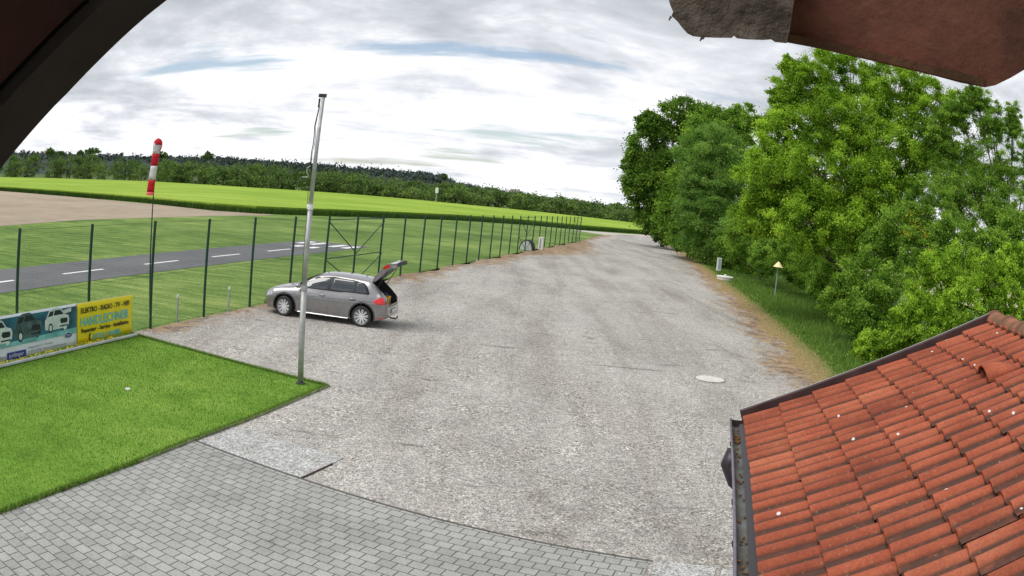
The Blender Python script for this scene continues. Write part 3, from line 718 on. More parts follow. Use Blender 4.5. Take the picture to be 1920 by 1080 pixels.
text_obj('lettering', '+43 7722  www.autohaus.at', 0.07, M_gry, wbn, (o1 + 1.26, -0.018, 0.155), 1.5)
ring = [(o1 + 2.86 + .17 * math.cos(t), .355 + .07 * math.sin(t)) for t in [2 * PI * k / 20 for k in range(20)]]
flat('oval_emblem', ring, M_carw, 0.017, 0.0185)
flat('oval_emblem', [(o1 + 2.86 + (a - o1 - 2.86) * .88, .355 + (b - .355) * .82) for a, b in ring], M_navy, 0.019, 0.0195)
text_obj('lettering', 'Ford', 0.09, M_carw, wbn, (o1 + 2.76, -0.0205, 0.33), 0.20, ext=0.0008, shear=0.3)
# white rail lying on the lawn edge in front of the banners
k0 = kz - kd * 2.6; 
ra = empty('white_rail', (k0.x, k0.y, 0), KA, 'long weathered white rail lying along the lawn below the two banners', 'rail')
MB().box((4.15, -0.04, 0.075), (8.25, 0.09, 0.055)).build('beam', mat('weathered_white', (0.55, 0.57, 0.55), 0.6, var=0.15, vscale=4, bump=0.002), ra, bevel=0.01)
for x in (0.4, 2.4, 4.4, 6.4, 8.0): MB().box((x, -0.04, 0.02), (0.07, 0.07, 0.06)).build('support', M_kerb, ra)
# dandelions and weeds in the strip under the banners
n = 5000; s_ = rng.uniform(-2.4, 5.7, n); off = rng.uniform(0.02, 0.4, n)
X = kz.x + kd.x * s_ + kn.x * off; Y = kz.y + kd.y * s_ + kn.y * off
blades('strip_weeds', X, Y, np.full(n, 0.02), rng.uniform(0.02, 0.07, n), 0.008, M_vb, np.clip(rng.normal(0.5, 0.25, n), 0, 1))
M_dand = mat('dandelion', (0.85, 0.62, 0.01), 0.7)
n = 240; s_ = rng.uniform(-1.5, 5.0, n); off = rng.uniform(0.03, 0.25, n); X = kz.x + kd.x * s_ + kn.x * off; Y = kz.y + kd.y * s_ + kn.y * off
V = np.zeros((n, 4, 3)); Zf = rng.uniform(0.05, 0.085, n)
for q, (a_, b_) in enumerate(((-1, -1), (1, -1), (1, 1), (-1, 1))): V[:, q] = np.stack([X + a_ * .017, Y + b_ * .017, Zf + b_ * 0.008], 1)
tag(quads('dandelions', V, M_dand), kind='stuff')
dn = at(240, 733); g = MB().lathe([(0.001, 0.025), (0.05, 0.025), (0.065, 0.02), (0.07, 0.0)], 14); o = g.build('drain_cap', M_conc, loc=(dn[0], dn[1], 0.03)); tag(o, 'small pale round cap sunk in the lawn', 'cap')

# ------------------------------------------------------------------ small posts and boxes
for (px, py, lab) in ((332, 604, 'short white pipe post behind the fence, nearer the banners'), (428, 585, 'short white pipe post behind the fence, nearer the car')):
    x, y = at(px, py); e = empty('marker_post', (x, y, 0), 0, lab, 'post', 'white pipe posts in the grass')
    MB().tube([(0, 0, -0.05), (0, 0, 0.70)], 0.032, 10).build('pipe', M_galv, e); MB().tube([(0, 0, 0.70), (0, 0, 0.77)], 0.038, 10).build('cap', M_white, e)
x, y = at(1013, 468); e = empty('white_pillar_box', (x, y, 0), FANG, 'white upright service box by the far fence posts', 'box')
MB().box((0, 0, 0.5), (0.34, 0.40, 1.0)).build('body', M_white, e, bevel=0.01); MB().box((0, 0, 1.03), (0.40, 0.48, 0.06)).build('cap', M_white, e, bevel=0.008)
MB().box((-0.172, 0.02, 0.5), (0.006, 0.12, 0.8)).build('door', mat('grey_door', (0.30, 0.31, 0.33), 0.5), e)
x, y = at(994, 470.5); e = empty('dome_hut', (x - .25, y + 1.0, 0), FANG + PI / 2, 'low rounded grey shelter standing on the grass behind the fence', 'shelter')
g = MB(); prof = [(0.52 * math.cos(t), 0.80 * math.sin(t)) for t in [PI * k / 14 for k in range(15)]]
g.grid([[(a, yy_, b) for a, b in prof] for yy_ in (-0.6, 0.6)]); o = g.build('roof', mat('dark_felt', (0.05, 0.05, 0.055), 0.8, var=0.2), e, smooth='auto'); o.modifiers.new('s', 'SOLIDIFY').thickness = -0.06
g = MB(); g.prism([(a * .95, b * .95) for a, b in prof], 0.03, lambda a, b, d: (a, 0.57 + d, b)); g.build('front', mat('pale_front', (0.52, 0.54, 0.52), 0.6, var=0.1), e)
g = MB(); g.prism([(a * .95, b * .95) for a, b in prof], 0.03, lambda a, b, d: (a, -0.57 - d, b)); g.build('back', mat('back_front', (0.40, 0.42, 0.40), 0.6, var=0.1), e)

x, y = at(1347, 508); e = empty('white_meter_box', (x, y, -0.03), 0.15, 'white upright plate box at the dry edge of the lot before the trees', 'box')
MB().box((0, 0, 0.62), (0.42, 0.16, 1.15)).build('body', M_white, e, bevel=0.015); MB().box((0.02, -0.085, 0.66), (0.26, 0.012, 0.9)).build('door', mat('blue_grey', (0.42, 0.50, 0.56), 0.5), e)
x, y = at(1359, 524); e = empty('well_cover', (x, y, -0.02), 0, 'raised round white concrete well cover with a small knob on the bank', 'cover')
MB().lathe([(0.66, 0.0), (0.66, 0.16), (0.70, 0.17), (0.70, 0.25), (0.62, 0.28), (0.001, 0.31)], 28).build('shaft_ring', mat('pale_concrete', (0.66, 0.66, 0.62), 0.8, var=0.1, vscale=4), e, smooth='auto')
MB().lathe([(0.09, 0.29), (0.09, 0.40), (0.001, 0.42)], 10).build('knob', M_white, e)
x, y = at(1331, 712); e = empty('manhole', (x, y, 0.0), 0.3, 'round pale concrete manhole cover set in the gravel', 'manhole cover')
MB().lathe([(0.46, -0.02), (0.46, 0.020), (0.42, 0.026)], 36).build('rim', M_kerb, e); MB().lathe([(0.415, -0.01), (0.41, 0.030), (0.03, 0.034), (0.001, 0.028)], 36).build('lid', M_conc, e)
x, y = at(1453, 552); e = empty('pipeline_marker', (x, y, -0.2), 0, 'pipeline marker post with a pale yellow conical hat, before the bushes', 'marker')
fm = far(1455, 490, math.hypot(x, y)).z + 0.2
MB().tube([(0, 0, -0.1), (0, 0, fm - 0.15)], 0.05, 8).build('post', mat('post_grey', (0.30, 0.33, 0.36), 0.5, var=0.15), e)
MB().lathe([(0.38, fm - 0.36), (0.36, fm - 0.34), (0.05, fm), (0.001, fm + .01)], 20).build('hat', mat('pale_yellow', (0.80, 0.72, 0.36), 0.55, var=0.06), e, smooth='auto')

# ------------------------------------------------------------------ car (grey five-door hatchback, tailgate open)
def carpaint():
    m, nt, b, P = newmat('grey_paint', 0.30, 0.5)
    b.inputs['Base Color'].default_value = (0.235, 0.225, 0.23, 1); b.inputs['Metallic'].default_value = 0.7; b.inputs['Coat Weight'].default_value = 0.9; b.inputs['Coat Roughness'].default_value = 0.06
    f = noise(nt, P, 2.5, 3, 0.5); nt.links.new(ramp(nt, f, [(0.3, (0.27, 0.262, 0.268)), (0.7, (0.31, 0.302, 0.308))]), b.inputs['Base Color'])
    d = noise(nt, P, 3, 4, 0.6); nt.links.new(ramp(nt, d, [(0.3, g3(0.20)), (0.7, g3(0.30))]), b.inputs['Roughness'])
    return m
M_car = carpaint()
M_glass = mat('dark_glass', (0.012, 0.02, 0.025), 0.04, spec=0.9, coat=1.0, var=0.3, vscale=2)
M_trim = mat('black_trim', (0.015, 0.015, 0.017), 0.5, var=0.2); M_inner = mat('boot_lining', (0.02, 0.02, 0.022), 0.9, var=0.3)
M_rim = mat('alloy', (0.80, 0.80, 0.82), 0.3, 0.35, var=0.05); M_chrome = mat('bright_trim', (0.75, 0.75, 0.77), 0.2, 0.9, var=0.03)
M_tail = mat('red_lamp', (0.62, 0.008, 0.010), 0.15, coat=1.0, var=0.2, vscale=9); M_head = mat('headlamp_glass', (0.45, 0.47, 0.50), 0.08, 0.3, coat=1.0, var=0.4, vscale=14)
TOPX = [(-2.09, .60), (-2.08, .72), (-2.04, .88), (-1.96, .99), (-1.82, 1.15), (-1.66, 1.30), (-1.52, 1.385), (-1.2, 1.425), (-.7, 1.452), (-.2, 1.455), (.15, 1.425), (.45, 1.325), (.8, 1.16), (1.08, 1.00), (1.25, .965), (1.5, .925), (1.75, .87), (1.95, .80), (2.06, .72), (2.13, .62), (2.165, .52)]
def spl(T, x):
    xs = np.array([a for a, b in T]); v = np.array([b for a, b in T])
    m = np.gradient(v, xs); x = min(max(x, xs[0]), xs[-1]); i = min(int(np.searchsorted(xs, x, 'right') - 1), len(xs) - 2); i = max(i, 0)
    h = xs[i + 1] - xs[i]; t = (x - xs[i]) / h
    return float((2*t**3-3*t*t+1)*v[i] + (t**3-2*t*t+t)*h*m[i] + (-2*t**3+3*t*t)*v[i+1] + (t**3-t*t)*h*m[i+1])
def topz(x): return float(np.interp(x, [a for a, b in TOPX], [b for a, b in TOPX])) * 0.4 + spl(TOPX, x) * 0.6
BELT = [(-2.09, .58), (-2.05, .80), (-1.95, .93), (-1.7, .99), (-1.2, .985), (-.3, .955), (.6, .925), (1.2, .89), (1.6, .84), (1.9, .75), (2.1, .60), (2.165, .50)]
def beltz(x): return min(spl(BELT, x), topz(x) - 0.012)
PLAN = [(-2.09, .76), (-2.05, .83), (-1.95, .865), (-1.7, .885), (-1.31, .897), (0, .90), (1.31, .895), (1.6, .885), (1.85, .84), (2.0, .77), (2.1, .66), (2.165, .50)]
def plan(x): return spl(PLAN, x)
def botz(x): return float(np.interp(x, [-2.09, -1.9, -1.6, 1.7, 2.0, 2.165], [.34, .26, .19, .18, .21, .34]))
def yside(x, z):
    bz, pz, z0 = beltz(x), plan(x), botz(x)
    if z <= bz:
        f = (z - z0) / (bz - z0)
        k = np.interp(f, [0, .05, .2, .5, .72, .76, .9, 1.0], [.895, .950, .982, 1.0, .997, .985, .945, .900])
        return pz * float(k)
    tz = max(topz(x) - 0.0, bz + .01); f = (z - bz) / (tz - bz)
    wc = min(1, max(0, (tz - bz) / .42)); wc = wc * wc * (3 - 2 * wc)
    cab = float(np.interp(f, [0, .2, .5, .75, .88, .96, 1], [.900, .868, .805, .735, .685, .60, .48]))
    hood = float(np.interp(f, [0, .3, .6, .85, 1], [.900, .85, .75, .55, .0]))
    return pz * (cab * wc + hood * (1 - wc))
FZ = [0, .03, .08, .15, .25, .36, .48, .60, .70, .74, .80, .90, 1.0]
FU = [.08, .2, .35, .5, .62, .75, .86, .93, .97, 1.0]
xs = sorted(set([-2.09, -2.08, -2.06, -2.04, -2.0] + list(np.round(np.arange(-1.96, 2.0, 0.04), 3)) + [2.0, 2.03, 2.06, 2.09, 2.11, 2.13, 2.15, 2.165]))
rows = []
for x in xs:
    z0, bz, tz = botz(x), beltz(x), topz(x)
    half = [(0, z0), (plan(x) * .6, z0 - .005)]
    half += [(yside(x, z0 + f * (bz - z0)), z0 + f * (bz - z0)) for f in FZ]
    half += [(yside(x, bz + f * (tz - bz)), bz + f * (tz - bz)) for f in FU]
    yl = half[-1][0]
    half += [(yl * .6, tz + .010 * min(1, (tz - bz) * 4)), (yl * .3, tz + .016 * min(1, (tz - bz) * 4)), (0, tz + .018 * min(1, (tz - bz) * 4))]
    ring = [(x, y, z) for y, z in half] + [(x, -y, z) for y, z in half[-2:0:-1]]
    rows.append(ring + [ring[0]])
bm = bmesh.new(); vr = [[bm.verts.new(p) for p in r[:-1]] for r in rows]
for a_, b_ in zip(vr[:-1], vr[1:]):
    for k in range(len(a_)): bm.faces.new((a_[k], a_[(k + 1) % len(a_)], b_[(k + 1) % len(a_)], b_[k]))
bm.faces.new(vr[0]); bm.faces.new(vr[-1][::-1]); bmesh.ops.recalc_face_normals(bm, faces=bm.faces)
me = bpy.data.meshes.new('body'); bm.to_mesh(me); bm.free(); me.materials.append(M_car); me.materials.append(M_inner)
body = bpy.data.objects.new('body', me); COL.objects.link(body)
def cut(o, cutter):
    cutter.data.materials.clear(); cutter.data.materials.append(M_car); cutter.data.materials.append(M_inner)
    cutter.data.polygons.foreach_set('material_index', [1] * len(cutter.data.polygons))
    md = o.modifiers.new('b', 'BOOLEAN'); md.operation = 'DIFFERENCE'; md.object = cutter; md.solver = 'EXACT'
    dg = bpy.context.evaluated_depsgraph_get(); m2 = bpy.data.meshes.new_from_object(o.evaluated_get(dg)); o.modifiers.clear(); o.data = m2
    bpy.data.objects.remove(cutter)
for wx in (1.31, -1.31):
    for sy in (1, -1):
        g = MB().tube([(wx, sy * .60, .335), (wx, sy * 1.1, .335)], 0.385, 32); cut(body, g.build('cutter', M_inner))
# boot opening and cavity
cav = [(-2.4, .70), (-2.06, .70), (-1.99, .66), (-1.15, .62), (-1.15, 1.02), (-1.20, 1.28), (-1.53, 1.345), (-1.60, 1.6), (-2.4, 1.6)]
g = MB().prism(cav, 1.22, lambda a, b, d: (a, -0.61 + d, b)); cut(body, g.build('cutter', M_inner))
me = body.data; me.polygons.foreach_set('use_smooth', [True] * len(me.polygons))
try: me.set_sharp_from_angle(angle=R_(32))
except Exception: pass
CARX, CARY = -5.44, 24.88
car = empty('parked_car', (CARX, CARY, 0), R_(175.5), 'grey five door hatchback parked on the gravel with its tailgate open', 'car')
car.scale = (0.965, 0.965, 0.965)
body.parent = car
def sidepanel(name, poly, m, off=0.004, n=10, sy=1, par=car, thick=0.006):
    # polygon in x,z laid on the body side (fills by scanlines)
    zs = [p[1] for p in poly]; z0, z1 = min(zs), max(zs); rows = []
    for j in range(n + 1):
        z = z0 + (z1 - z0) * (0.002 + 0.996 * j / n); cr = []
        for (ax, az), (bx, bz) in zip(poly, poly[1:] + poly[:1]):
            if (az > z) != (bz > z): cr.append(ax + (bx - ax) * (z - az) / (bz - az))
        if len(cr) < 2: continue
        a, b = min(cr), max(cr); rows.append([(a + (b - a) * i / 16, sy * (yside(a + (b - a) * i / 16, z) + off), z) for i in range(17)])
    g = MB().grid(rows); o = g.build(name, m, par, smooth=True)
    s = o.modifiers.new('s', 'SOLIDIFY'); s.thickness = thick; s.offset = -1 if sy > 0 else 1; return o
for sy in (1, -1):
    fr = [(1.00, .93), (.92, 1.0), (.55, 1.21), (.22, 1.345), (-.25, 1.385), (-.85, 1.365), (-1.28, 1.305), (-1.40, 1.20), (-1.50, 1.02), (-1.47, .985), (-.5, .955)]
    sidepanel('window_frame', fr, M_trim, 0.001, 16, sy)
    sidepanel('side_window', [(.80, .96), (.80, 1.035), (.50, 1.195), (.20, 1.32), (-.16, 1.352), (-.12, .985)], M_glass, 0.007, 14, sy)
    sidepanel('side_window', [(-.24, .99), (-.27, 1.352), (-.85, 1.335), (-1.02, 1.315), (-1.00, 1.01)], M_glass, 0.007, 14, sy)
    sidepanel('quarter_window', [(-1.05, 1.01), (-1.07, 1.305), (-1.24, 1.275), (-1.33, 1.19), (-1.42, 1.03)], M_glass, 0.007, 12, sy)
    for ln in ([(-.18, .24), (-.185, .45), (-.19, .75), (-.19, .95)], [(1.02, .32), (1.04, .5), (.98, .72), (.93, .90)], [(-.95, .28), (-1.02, .42), (-1.22, .62), (-1.36, .80), (-1.44, .97)]):
        MB().tube([(x, sy * (yside(x, z) + .001), z) for x, z in ln], 0.0045, 5).build('door_gap', M_trim, car)
    MB().tube([(x, sy * (yside(x, botz(x) + (beltz(x) - botz(x)) * .735) + .001), botz(x) + (beltz(x) - botz(x)) * .735) for x in np.arange(-1.6, 1.75, .1)], 0.006, 5).build('crease', M_trim, car)
    for hx in (.02, -.98):
        z = .80; g = MB().tube([(hx - .11, sy * (yside(hx, z) + .008), z + .005), (hx, sy * (yside(hx, z) + .026), z + .01), (hx + .11, sy * (yside(hx, z) + .008), z + .005)], [.012, .017, .012], 8)
        g.build('door_handle', M_car, car, smooth=True)
        MB().tube([(hx - .07, sy * (yside(hx, z) + .0015), z - .022), (hx + .07, sy * (yside(hx, z) + .0015), z - .022)], .009, 6).build('handle_recess', M_trim, car)
    g = MB().tube([(.80, sy * .84, .975), (.80, sy * .93, .985)], .022, 6); g.build('mirror_arm', M_trim, car)
    g = MB().lathe([(0.001, -.09), (.05, -.085), (.075, -.04), (.08, .03), (.07, .06), (.001, .065)], 12, (0, 0, 0)); mo = g.build('mirror', M_car, car, smooth=True)
    mo.location = (.82, sy * .985, 1.02); mo.rotation_euler = (0, R_(90), 0); mo.scale = (0.9, 1.35, 1.0)
    MB().tube([(x, sy * (yside(x, .215) + .012), .205) for x in np.arange(-.86, .90, .1)], .014, 6).build('sill_strip', M_chrome, car)
    sidepanel('tail_lamp', [(-1.62, .80), (-1.80, .73), (-2.045, .735), (-2.03, .80), (-1.94, .93), (-1.84, .955)], M_tail, .010, 10, sy)
    sidepanel('head_lamp', [(2.02, .55), (1.98, .70), (1.84, .765), (1.58, .765), (1.70, .67), (1.90, .60)], M_head, .006, 10, sy)
    MB().tube([(x, sy * (yside(x, .33) + .002), .33) for x in np.arange(-2.04, -1.72, .05)], .010, 5).build('reflector', M_tail, car)
    g = MB(); rows = []
    for wx in (1.31, -1.31):
        pts = [(wx + .405 * math.cos(t), .335 + .405 * math.sin(t)) for t in [R_(-12) + R_(204) * k / 22 for k in range(23)]]
        MB().tube([(x, sy * (yside(x, max(z, .2)) - .004), z) for x, z in pts], 0.016, 6).build('wheel_arch', M_trim, car)
# windscreen, grille, plates, tow ball
rows = []
for j in range(9):
    x = .98 - .78 * j / 8; z = topz(x)
    rows.append([(x + .004, (plan(x) * (.80 - .27 * j / 8)) * k / 8, topz(x) + .018 * (1 - (k / 8) ** 2) + .006) for k in range(-8, 9)])
MB().grid(rows).build('windscreen', M_glass, car, smooth=True)
MB().box((2.10, 0, .565), (.10, 1.05, .09)).build('grille', M_trim, car, bevel=.01); MB().box((2.13, 0, .32), (.08, 1.1, .14)).build('lower_grille', M_trim, car, bevel=.01)
MB().box((2.165, 0, .44), (.012, .52, .11)).build('front_plate', M_white, car)
MB().box((-2.085, 0, .50), (.03, .54, .14)).build('plate_recess', M_trim, car)
pl = MB().box((-2.105, 0, .50), (.012, .50, .105)).build('number_plate', M_white, car)
MB().box((-2.112, .225, .50), (.004, .04, .10)).build('plate_band', M_navy, pl)
MB().tube([(-2.0, .0, .26), (-2.20, 0, .25), (-2.25, 0, .29), (-2.25, 0, .35)], [.025, .022, .018, .026], 8).build('tow_bar', M_dkmetal, car, smooth=True)
MB().box((-2.04, 0, .655), (.10, 1.15, .035)).build('bumper_sill', M_trim, car, bevel=.01)
MB().tube([(-1.15, 0, 1.46), (-1.28, 0, 1.53)], [.012, .004], 6).build('aerial', M_trim, car)
MB().prism([(-1.16, .60), (-1.2, .60), (-1.26, 1.02), (-1.2, 1.03)], 1.18, lambda a, b, d: (a, -.59 + d, b)).build('rear_seat', mat('seat_grey', (.10, .10, .11), .9, var=.2), car)
# wheels
def wheel(x, sy, steer=0.0):
    wv = empty('wheel', (x, sy * .815, .318), R_(steer)); wv.parent = car
    g = MB().lathe([(.225, -.10), (.29, -.105), (.312, -.085), (.318, -.04), (.318, .04), (.312, .085), (.29, .105), (.225, .10)], 36, axis='Y'); g.build('tyre', M_black, wv, smooth='auto')
    r = MB().lathe([(.240, .104), (.228, .090), (.215, .03), (.21, -.08)], 32, axis='Y')
    r.lathe([(.001, .075), (.035, .072), (.045, .055)], 16, axis='Y')
    ro = r.build('rim', M_rim, wv, smooth='auto'); 
    sp = MB()
    for k in range(20):
        a = 2 * PI * k / 20 + (.05 if k % 2 else -.05)
        c, s = math.cos(a), math.sin(a); t = Vector((-s, 0, c)) * .0095
        p0 = Vector((c * .03, .070, s * .03)); p1 = Vector((c * .226, .092, s * .226))
        vs = [p0 - t, p0 + t, p1 + t * 1.3, p1 - t * 1.3]; vs += [v + Vector((0, -.03, 0)) for v in vs]
        sp.add(vs, [(0, 1, 2, 3), (7, 6, 5, 4), (0, 4, 5, 1), (1, 5, 6, 2), (2, 6, 7, 3), (3, 7, 4, 0)])
    so_ = sp.build('spokes', M_rim, wv)
    dk = MB().lathe([(.001, .02), (.19, .02)], 24, axis='Y').build('brake_disc', M_trim, wv)
    if sy < 0:
        wv.scale = (1, -1, 1)
for x in (1.31, -1.31):
    for sy in (1, -1): wheel(x, sy, -10 if x > 0 else 0)
# tailgate raised
TG = [(-1.50, 1.41), (-1.58, 1.55), (-1.70, 1.70), (-1.82, 1.84), (-1.91, 1.93), (-2.08, 1.985), (-2.24, 2.00)]
TI = [(-1.56, 1.35), (-1.68, 1.46), (-1.82, 1.60), (-1.94, 1.73), (-2.03, 1.80), (-2.17, 1.85), (-2.28, 1.89)]
def gate_rows(prof, wd): return [[(x, y * w_, z + .02 * (1 - y * y)) for y in np.linspace(-1, 1, 11)] for (x, z), w_ in zip(prof, wd)]
WD = [.56, .60, .66, .72, .75, .76, .70]
tg = bpy.data.objects.new('tailgate', None); COL.objects.link(tg); tg.parent = car
a_ = gate_rows(TG, WD); b_ = gate_rows(TI, [q * .98 for q in WD])
g = MB().grid(a_); g.build('outer_panel', M_car, tg, smooth=True)
MB().grid([[r[0] for r in a_], [r[0] for r in b_]]).build('side_panel', M_car, tg); MB().grid([[r[-1] for r in a_], [r[-1] for r in b_]]).build('side_panel', M_car, tg)
g = MB().grid(b_); g.grid([a_[-1], b_[-1]]); g.grid([a_[0], b_[0]])
g.build('inner_panel', M_trim, tg)
gl = [[(p[0] + (.004), p[1] * .86, p[2] + .006) for p in r] for r in gate_rows([TG[0], TG[1], TG[2], ((TG[2][0] + TG[3][0]) / 2, (TG[2][1] + TG[3][1]) / 2)], WD[:4])]
gl = gl[1:] ; MB().grid(gl).build('rear_window', M_glass, tg, smooth=True)
for sy in (1, -1):
    MB().prism([(-1.86, 1.79), (-1.83, 1.825), (-1.93, 1.92), (-2.02, 1.95), (-2.06, 1.89), (-1.95, 1.83)], .03, lambda a, b, d: (a, sy * (.735 + d), b)).build('gate_lamp', M_tail, tg)
    MB().tube([(-1.68, sy * .60, 1.20), (-1.96, sy * .66, 1.72)], .012, 6).build('gas_strut', M_trim, tg)
MB().box((-2.14, 0, 2.018), (.10, .26, .012)).build('emblem_strip', M_chrome, tg)
# things in the boot
cw = lambda x, y, z: car.matrix_basis @ Vector((x, y, z))
p = cw(-1.86, .22, .66); e = empty('yellow_crate', p, R_(180), 'yellow folding crate standing in the open boot of the grey car', 'crate')
g = MB(); 
for (c_, s_) in (((0, .20, .13), (.26, .02, .26)), ((0, -.20, .13), (.26, .02, .26)), ((.13, 0, .13), (.02, .42, .26)), ((-.13, 0, .13), (.02, .42, .26)), ((0, 0, .012), (.26, .42, .02))): g.box(c_, s_)
g.build('crate_box', mat('crate_yellow', (0.80, 0.42, 0.012), .5, var=.12, vscale=8), e)
g = MB(); 
for k in range(4): g.box((-.1425, -.15 + .1 * k, .13), (.004, .035, .16))
g.build('grip_slot', mat('crate_dark', (.20, .09, .01), .6), e)
p = cw(-1.72, -.25, .66); g = MB().lathe([(.001, 0), (.15, .0), (.17, .08), (.16, .22), (.10, .30), (.001, .31)], 14); o = g.build('dark_blue_bag', mat('bag_blue', (.02, .03, .10), .8, var=.3, bump=.01, bscale=10), smooth=True, loc=p); tag(o, 'dark blue bag beside the yellow crate in the open boot', 'bag')
p = cw(-1.45, .25, .65); g = MB().box((0, 0, .17), (.25, .45, .34)); o = g.build('grey_box', mat('box_grey', (.30, .32, .33), .7, var=.15), loc=p, bevel=.02); tag(o, 'grey box behind the yellow crate deep in the boot', 'box')

# ------------------------------------------------------------------ outbuilding with tiled roof
KR = 1.15
RC0 = Vector((1.733, 5.507, 2.772 - CAMH)) * KR + Vector((0, 0, CAMH))
ru = Vector((-0.2258, -0.9742, 0)).normalized(); al = 0.422
rh = Vector((-ru.y, ru.x, 0)); 
if rh.x < 0: rh = -rh
rs = rh * math.cos(al) + Vector((0, 0, math.sin(al))); rn = ru.cross(rs); rn = rn if rn.z > 0 else -rn
RC0 = RC0 - rn * 0.045
TW, TLn = 0.30 * KR, 0.278 * KR
NC, NT = 9, 26
hb = empty('outbuilding', (RC0.x, RC0.y, 0), 0, 'small outbuilding with a weathered red tiled roof and brown gutter at bottom right', 'building')
hl = lambda P_: P_ - Vector((RC0.x, RC0.y, 0))
def roofp(u, s, n=0.0): return hl(RC0 + ru * u + rs * s + rn * n)
def tile_mat():
    m, nt, b, P = newmat('clay_tiles', 0.82, 0.25)
    n1 = noise(nt, P, 1.6, 5, 0.6); n2 = noise(nt, P, 9, 5, 0.7); n3 = noise(nt, P, 55, 4, 0.75)
    ti = nt.nodes.new('ShaderNodeAttribute'); ti.attribute_name = 'tint'
    c = ramp(nt, n1, [(0.32, (0.25, 0.060, 0.032)), (0.5, (0.35, 0.088, 0.044)), (0.68, (0.43, 0.130, 0.068))])
    c = mixc(nt, 1.0, c, ramp(nt, ti.outputs['Fac'], [(0, g3(0.84)), (1, g3(1.12))]), 'MULTIPLY')
    c = mixc(nt, 1.0, c, ramp(nt, n3, [(0.3, g3(0.72)), (0.55, g3(1.0)), (0.72, g3(1.22))]), 'MULTIPLY')
    # algae and lichen film in the troughs, painted darker to add recess shade
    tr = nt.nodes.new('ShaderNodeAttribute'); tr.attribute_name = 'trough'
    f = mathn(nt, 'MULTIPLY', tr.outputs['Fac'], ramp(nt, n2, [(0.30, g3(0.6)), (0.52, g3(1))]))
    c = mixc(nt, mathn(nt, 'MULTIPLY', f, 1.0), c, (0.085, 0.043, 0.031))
    v = nt.nodes.new('ShaderNodeTexVoronoi'); v.inputs['Scale'].default_value = 26; nt.links.new(P, v.inputs['Vector'])
    s1 = nt.nodes.new('ShaderNodeSeparateColor'); nt.links.new(v.outputs['Color'], s1.inputs[0])
    sp = mathn(nt, 'MULTIPLY', ramp(nt, mathn(nt, 'ADD', v.outputs['Distance'], mathn(nt, 'MULTIPLY', mathn(nt, 'SUBTRACT', n3, 0.5), 0.5)), [(0.10, g3(1)), (0.22, g3(0))]), ramp(nt, s1.outputs[0], [(0.55, g3(0)), (0.60, g3(1))]))
    c = mixc(nt, mathn(nt, 'MULTIPLY', sp, 0.55), c, (0.30, 0.20, 0.11))
    v2 = nt.nodes.new('ShaderNodeTexVoronoi'); v2.inputs['Scale'].default_value = 8.5; nt.links.new(P, v2.inputs['Vector'])
    s2 = nt.nodes.new('ShaderNodeSeparateColor'); nt.links.new(v2.outputs['Color'], s2.inputs[0])
    nd = mathn(nt, 'ADD', v2.outputs['Distance'], mathn(nt, 'MULTIPLY', mathn(nt, 'SUBTRACT', n3, 0.5), 0.10))
    sp2 = mathn(nt, 'MULTIPLY', ramp(nt, nd, [(0.085, g3(1)), (0.11, g3(0))]), ramp(nt, s2.outputs[1], [(0.70, g3(0)), (0.72, g3(1))]))
    c = mixc(nt, mathn(nt, 'MULTIPLY', sp2, 0.9), c, (0.78, 0.76, 0.74))
    nt.links.new(c, b.inputs['Base Color']); setbump(nt, b, mathn(nt, 'ADD', n3, mathn(nt, 'MULTIPLY', n2, .5)), 0.004)
    return m
M_tile = tile_mat()
prof = []                                                # (u fraction, height, trough)
for k in range(29):
    f = k / 28
    if f < .035: h = -.012
    elif f < .10: h = .004
    elif f < .38: h = .004 + .036 * math.sin((f - .10) / .28 * PI) ** .6
    elif f < .54: h = .005
    elif f < .82: h = .005 + .034 * math.sin((f - .54) / .28 * PI) ** .6
    else: h = .004
    prof.append((f, h))
V = []; F = []; TI_ = []; TR_ = []
for c in range(NC):
    for t in range(NT):
        b0 = len(V); jx = rng.normal(0, .003); jz = abs(rng.normal(0, .002)); ti = float(np.clip(rng.normal(.5, .25), 0, 1)); tilt = rng.normal(0, .003)
        for j, (sf, lift) in enumerate(((-.01, .030), (-.01, .048), (.02, .050), (.35, .044), (.70, .036), (1.04, .026))):
            for (f, h) in prof:
                if c == 8: sf = min(sf, .34)
                base = lift if j else .012
                hh = (h if j else h * .5)
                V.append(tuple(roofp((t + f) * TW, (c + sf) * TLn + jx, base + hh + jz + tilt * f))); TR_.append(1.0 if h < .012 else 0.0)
        for j in range(5):
            for k in range(28):
                a = b0 + j * 29 + k; F.append((a, a + 1, a + 30, a + 29)); TI_.append(ti)
me = bpy.data.meshes.new('roof_tiles'); me.from_pydata(V, [], F); me.materials.append(M_tile)
a = me.attributes.new('tint', 'FLOAT', 'FACE'); a.data.foreach_set('value', TI_); a = me.attributes.new('trough', 'FLOAT', 'POINT'); a.data.foreach_set('value', TR_)
bm = bmesh.new(); bm.from_mesh(me)
bmesh.ops.recalc_face_normals(bm, faces=bm.faces); bm.to_mesh(me); bm.free()
me.polygons.foreach_set('use_smooth', [True] * len(me.polygons))
try: me.set_sharp_from_angle(angle=R_(50))
except Exception: pass
o = bpy.data.objects.new('roof_tiles', me); COL.objects.link(o); o.parent = hb
UW = NT * TW; SL = 8.32 * TLn
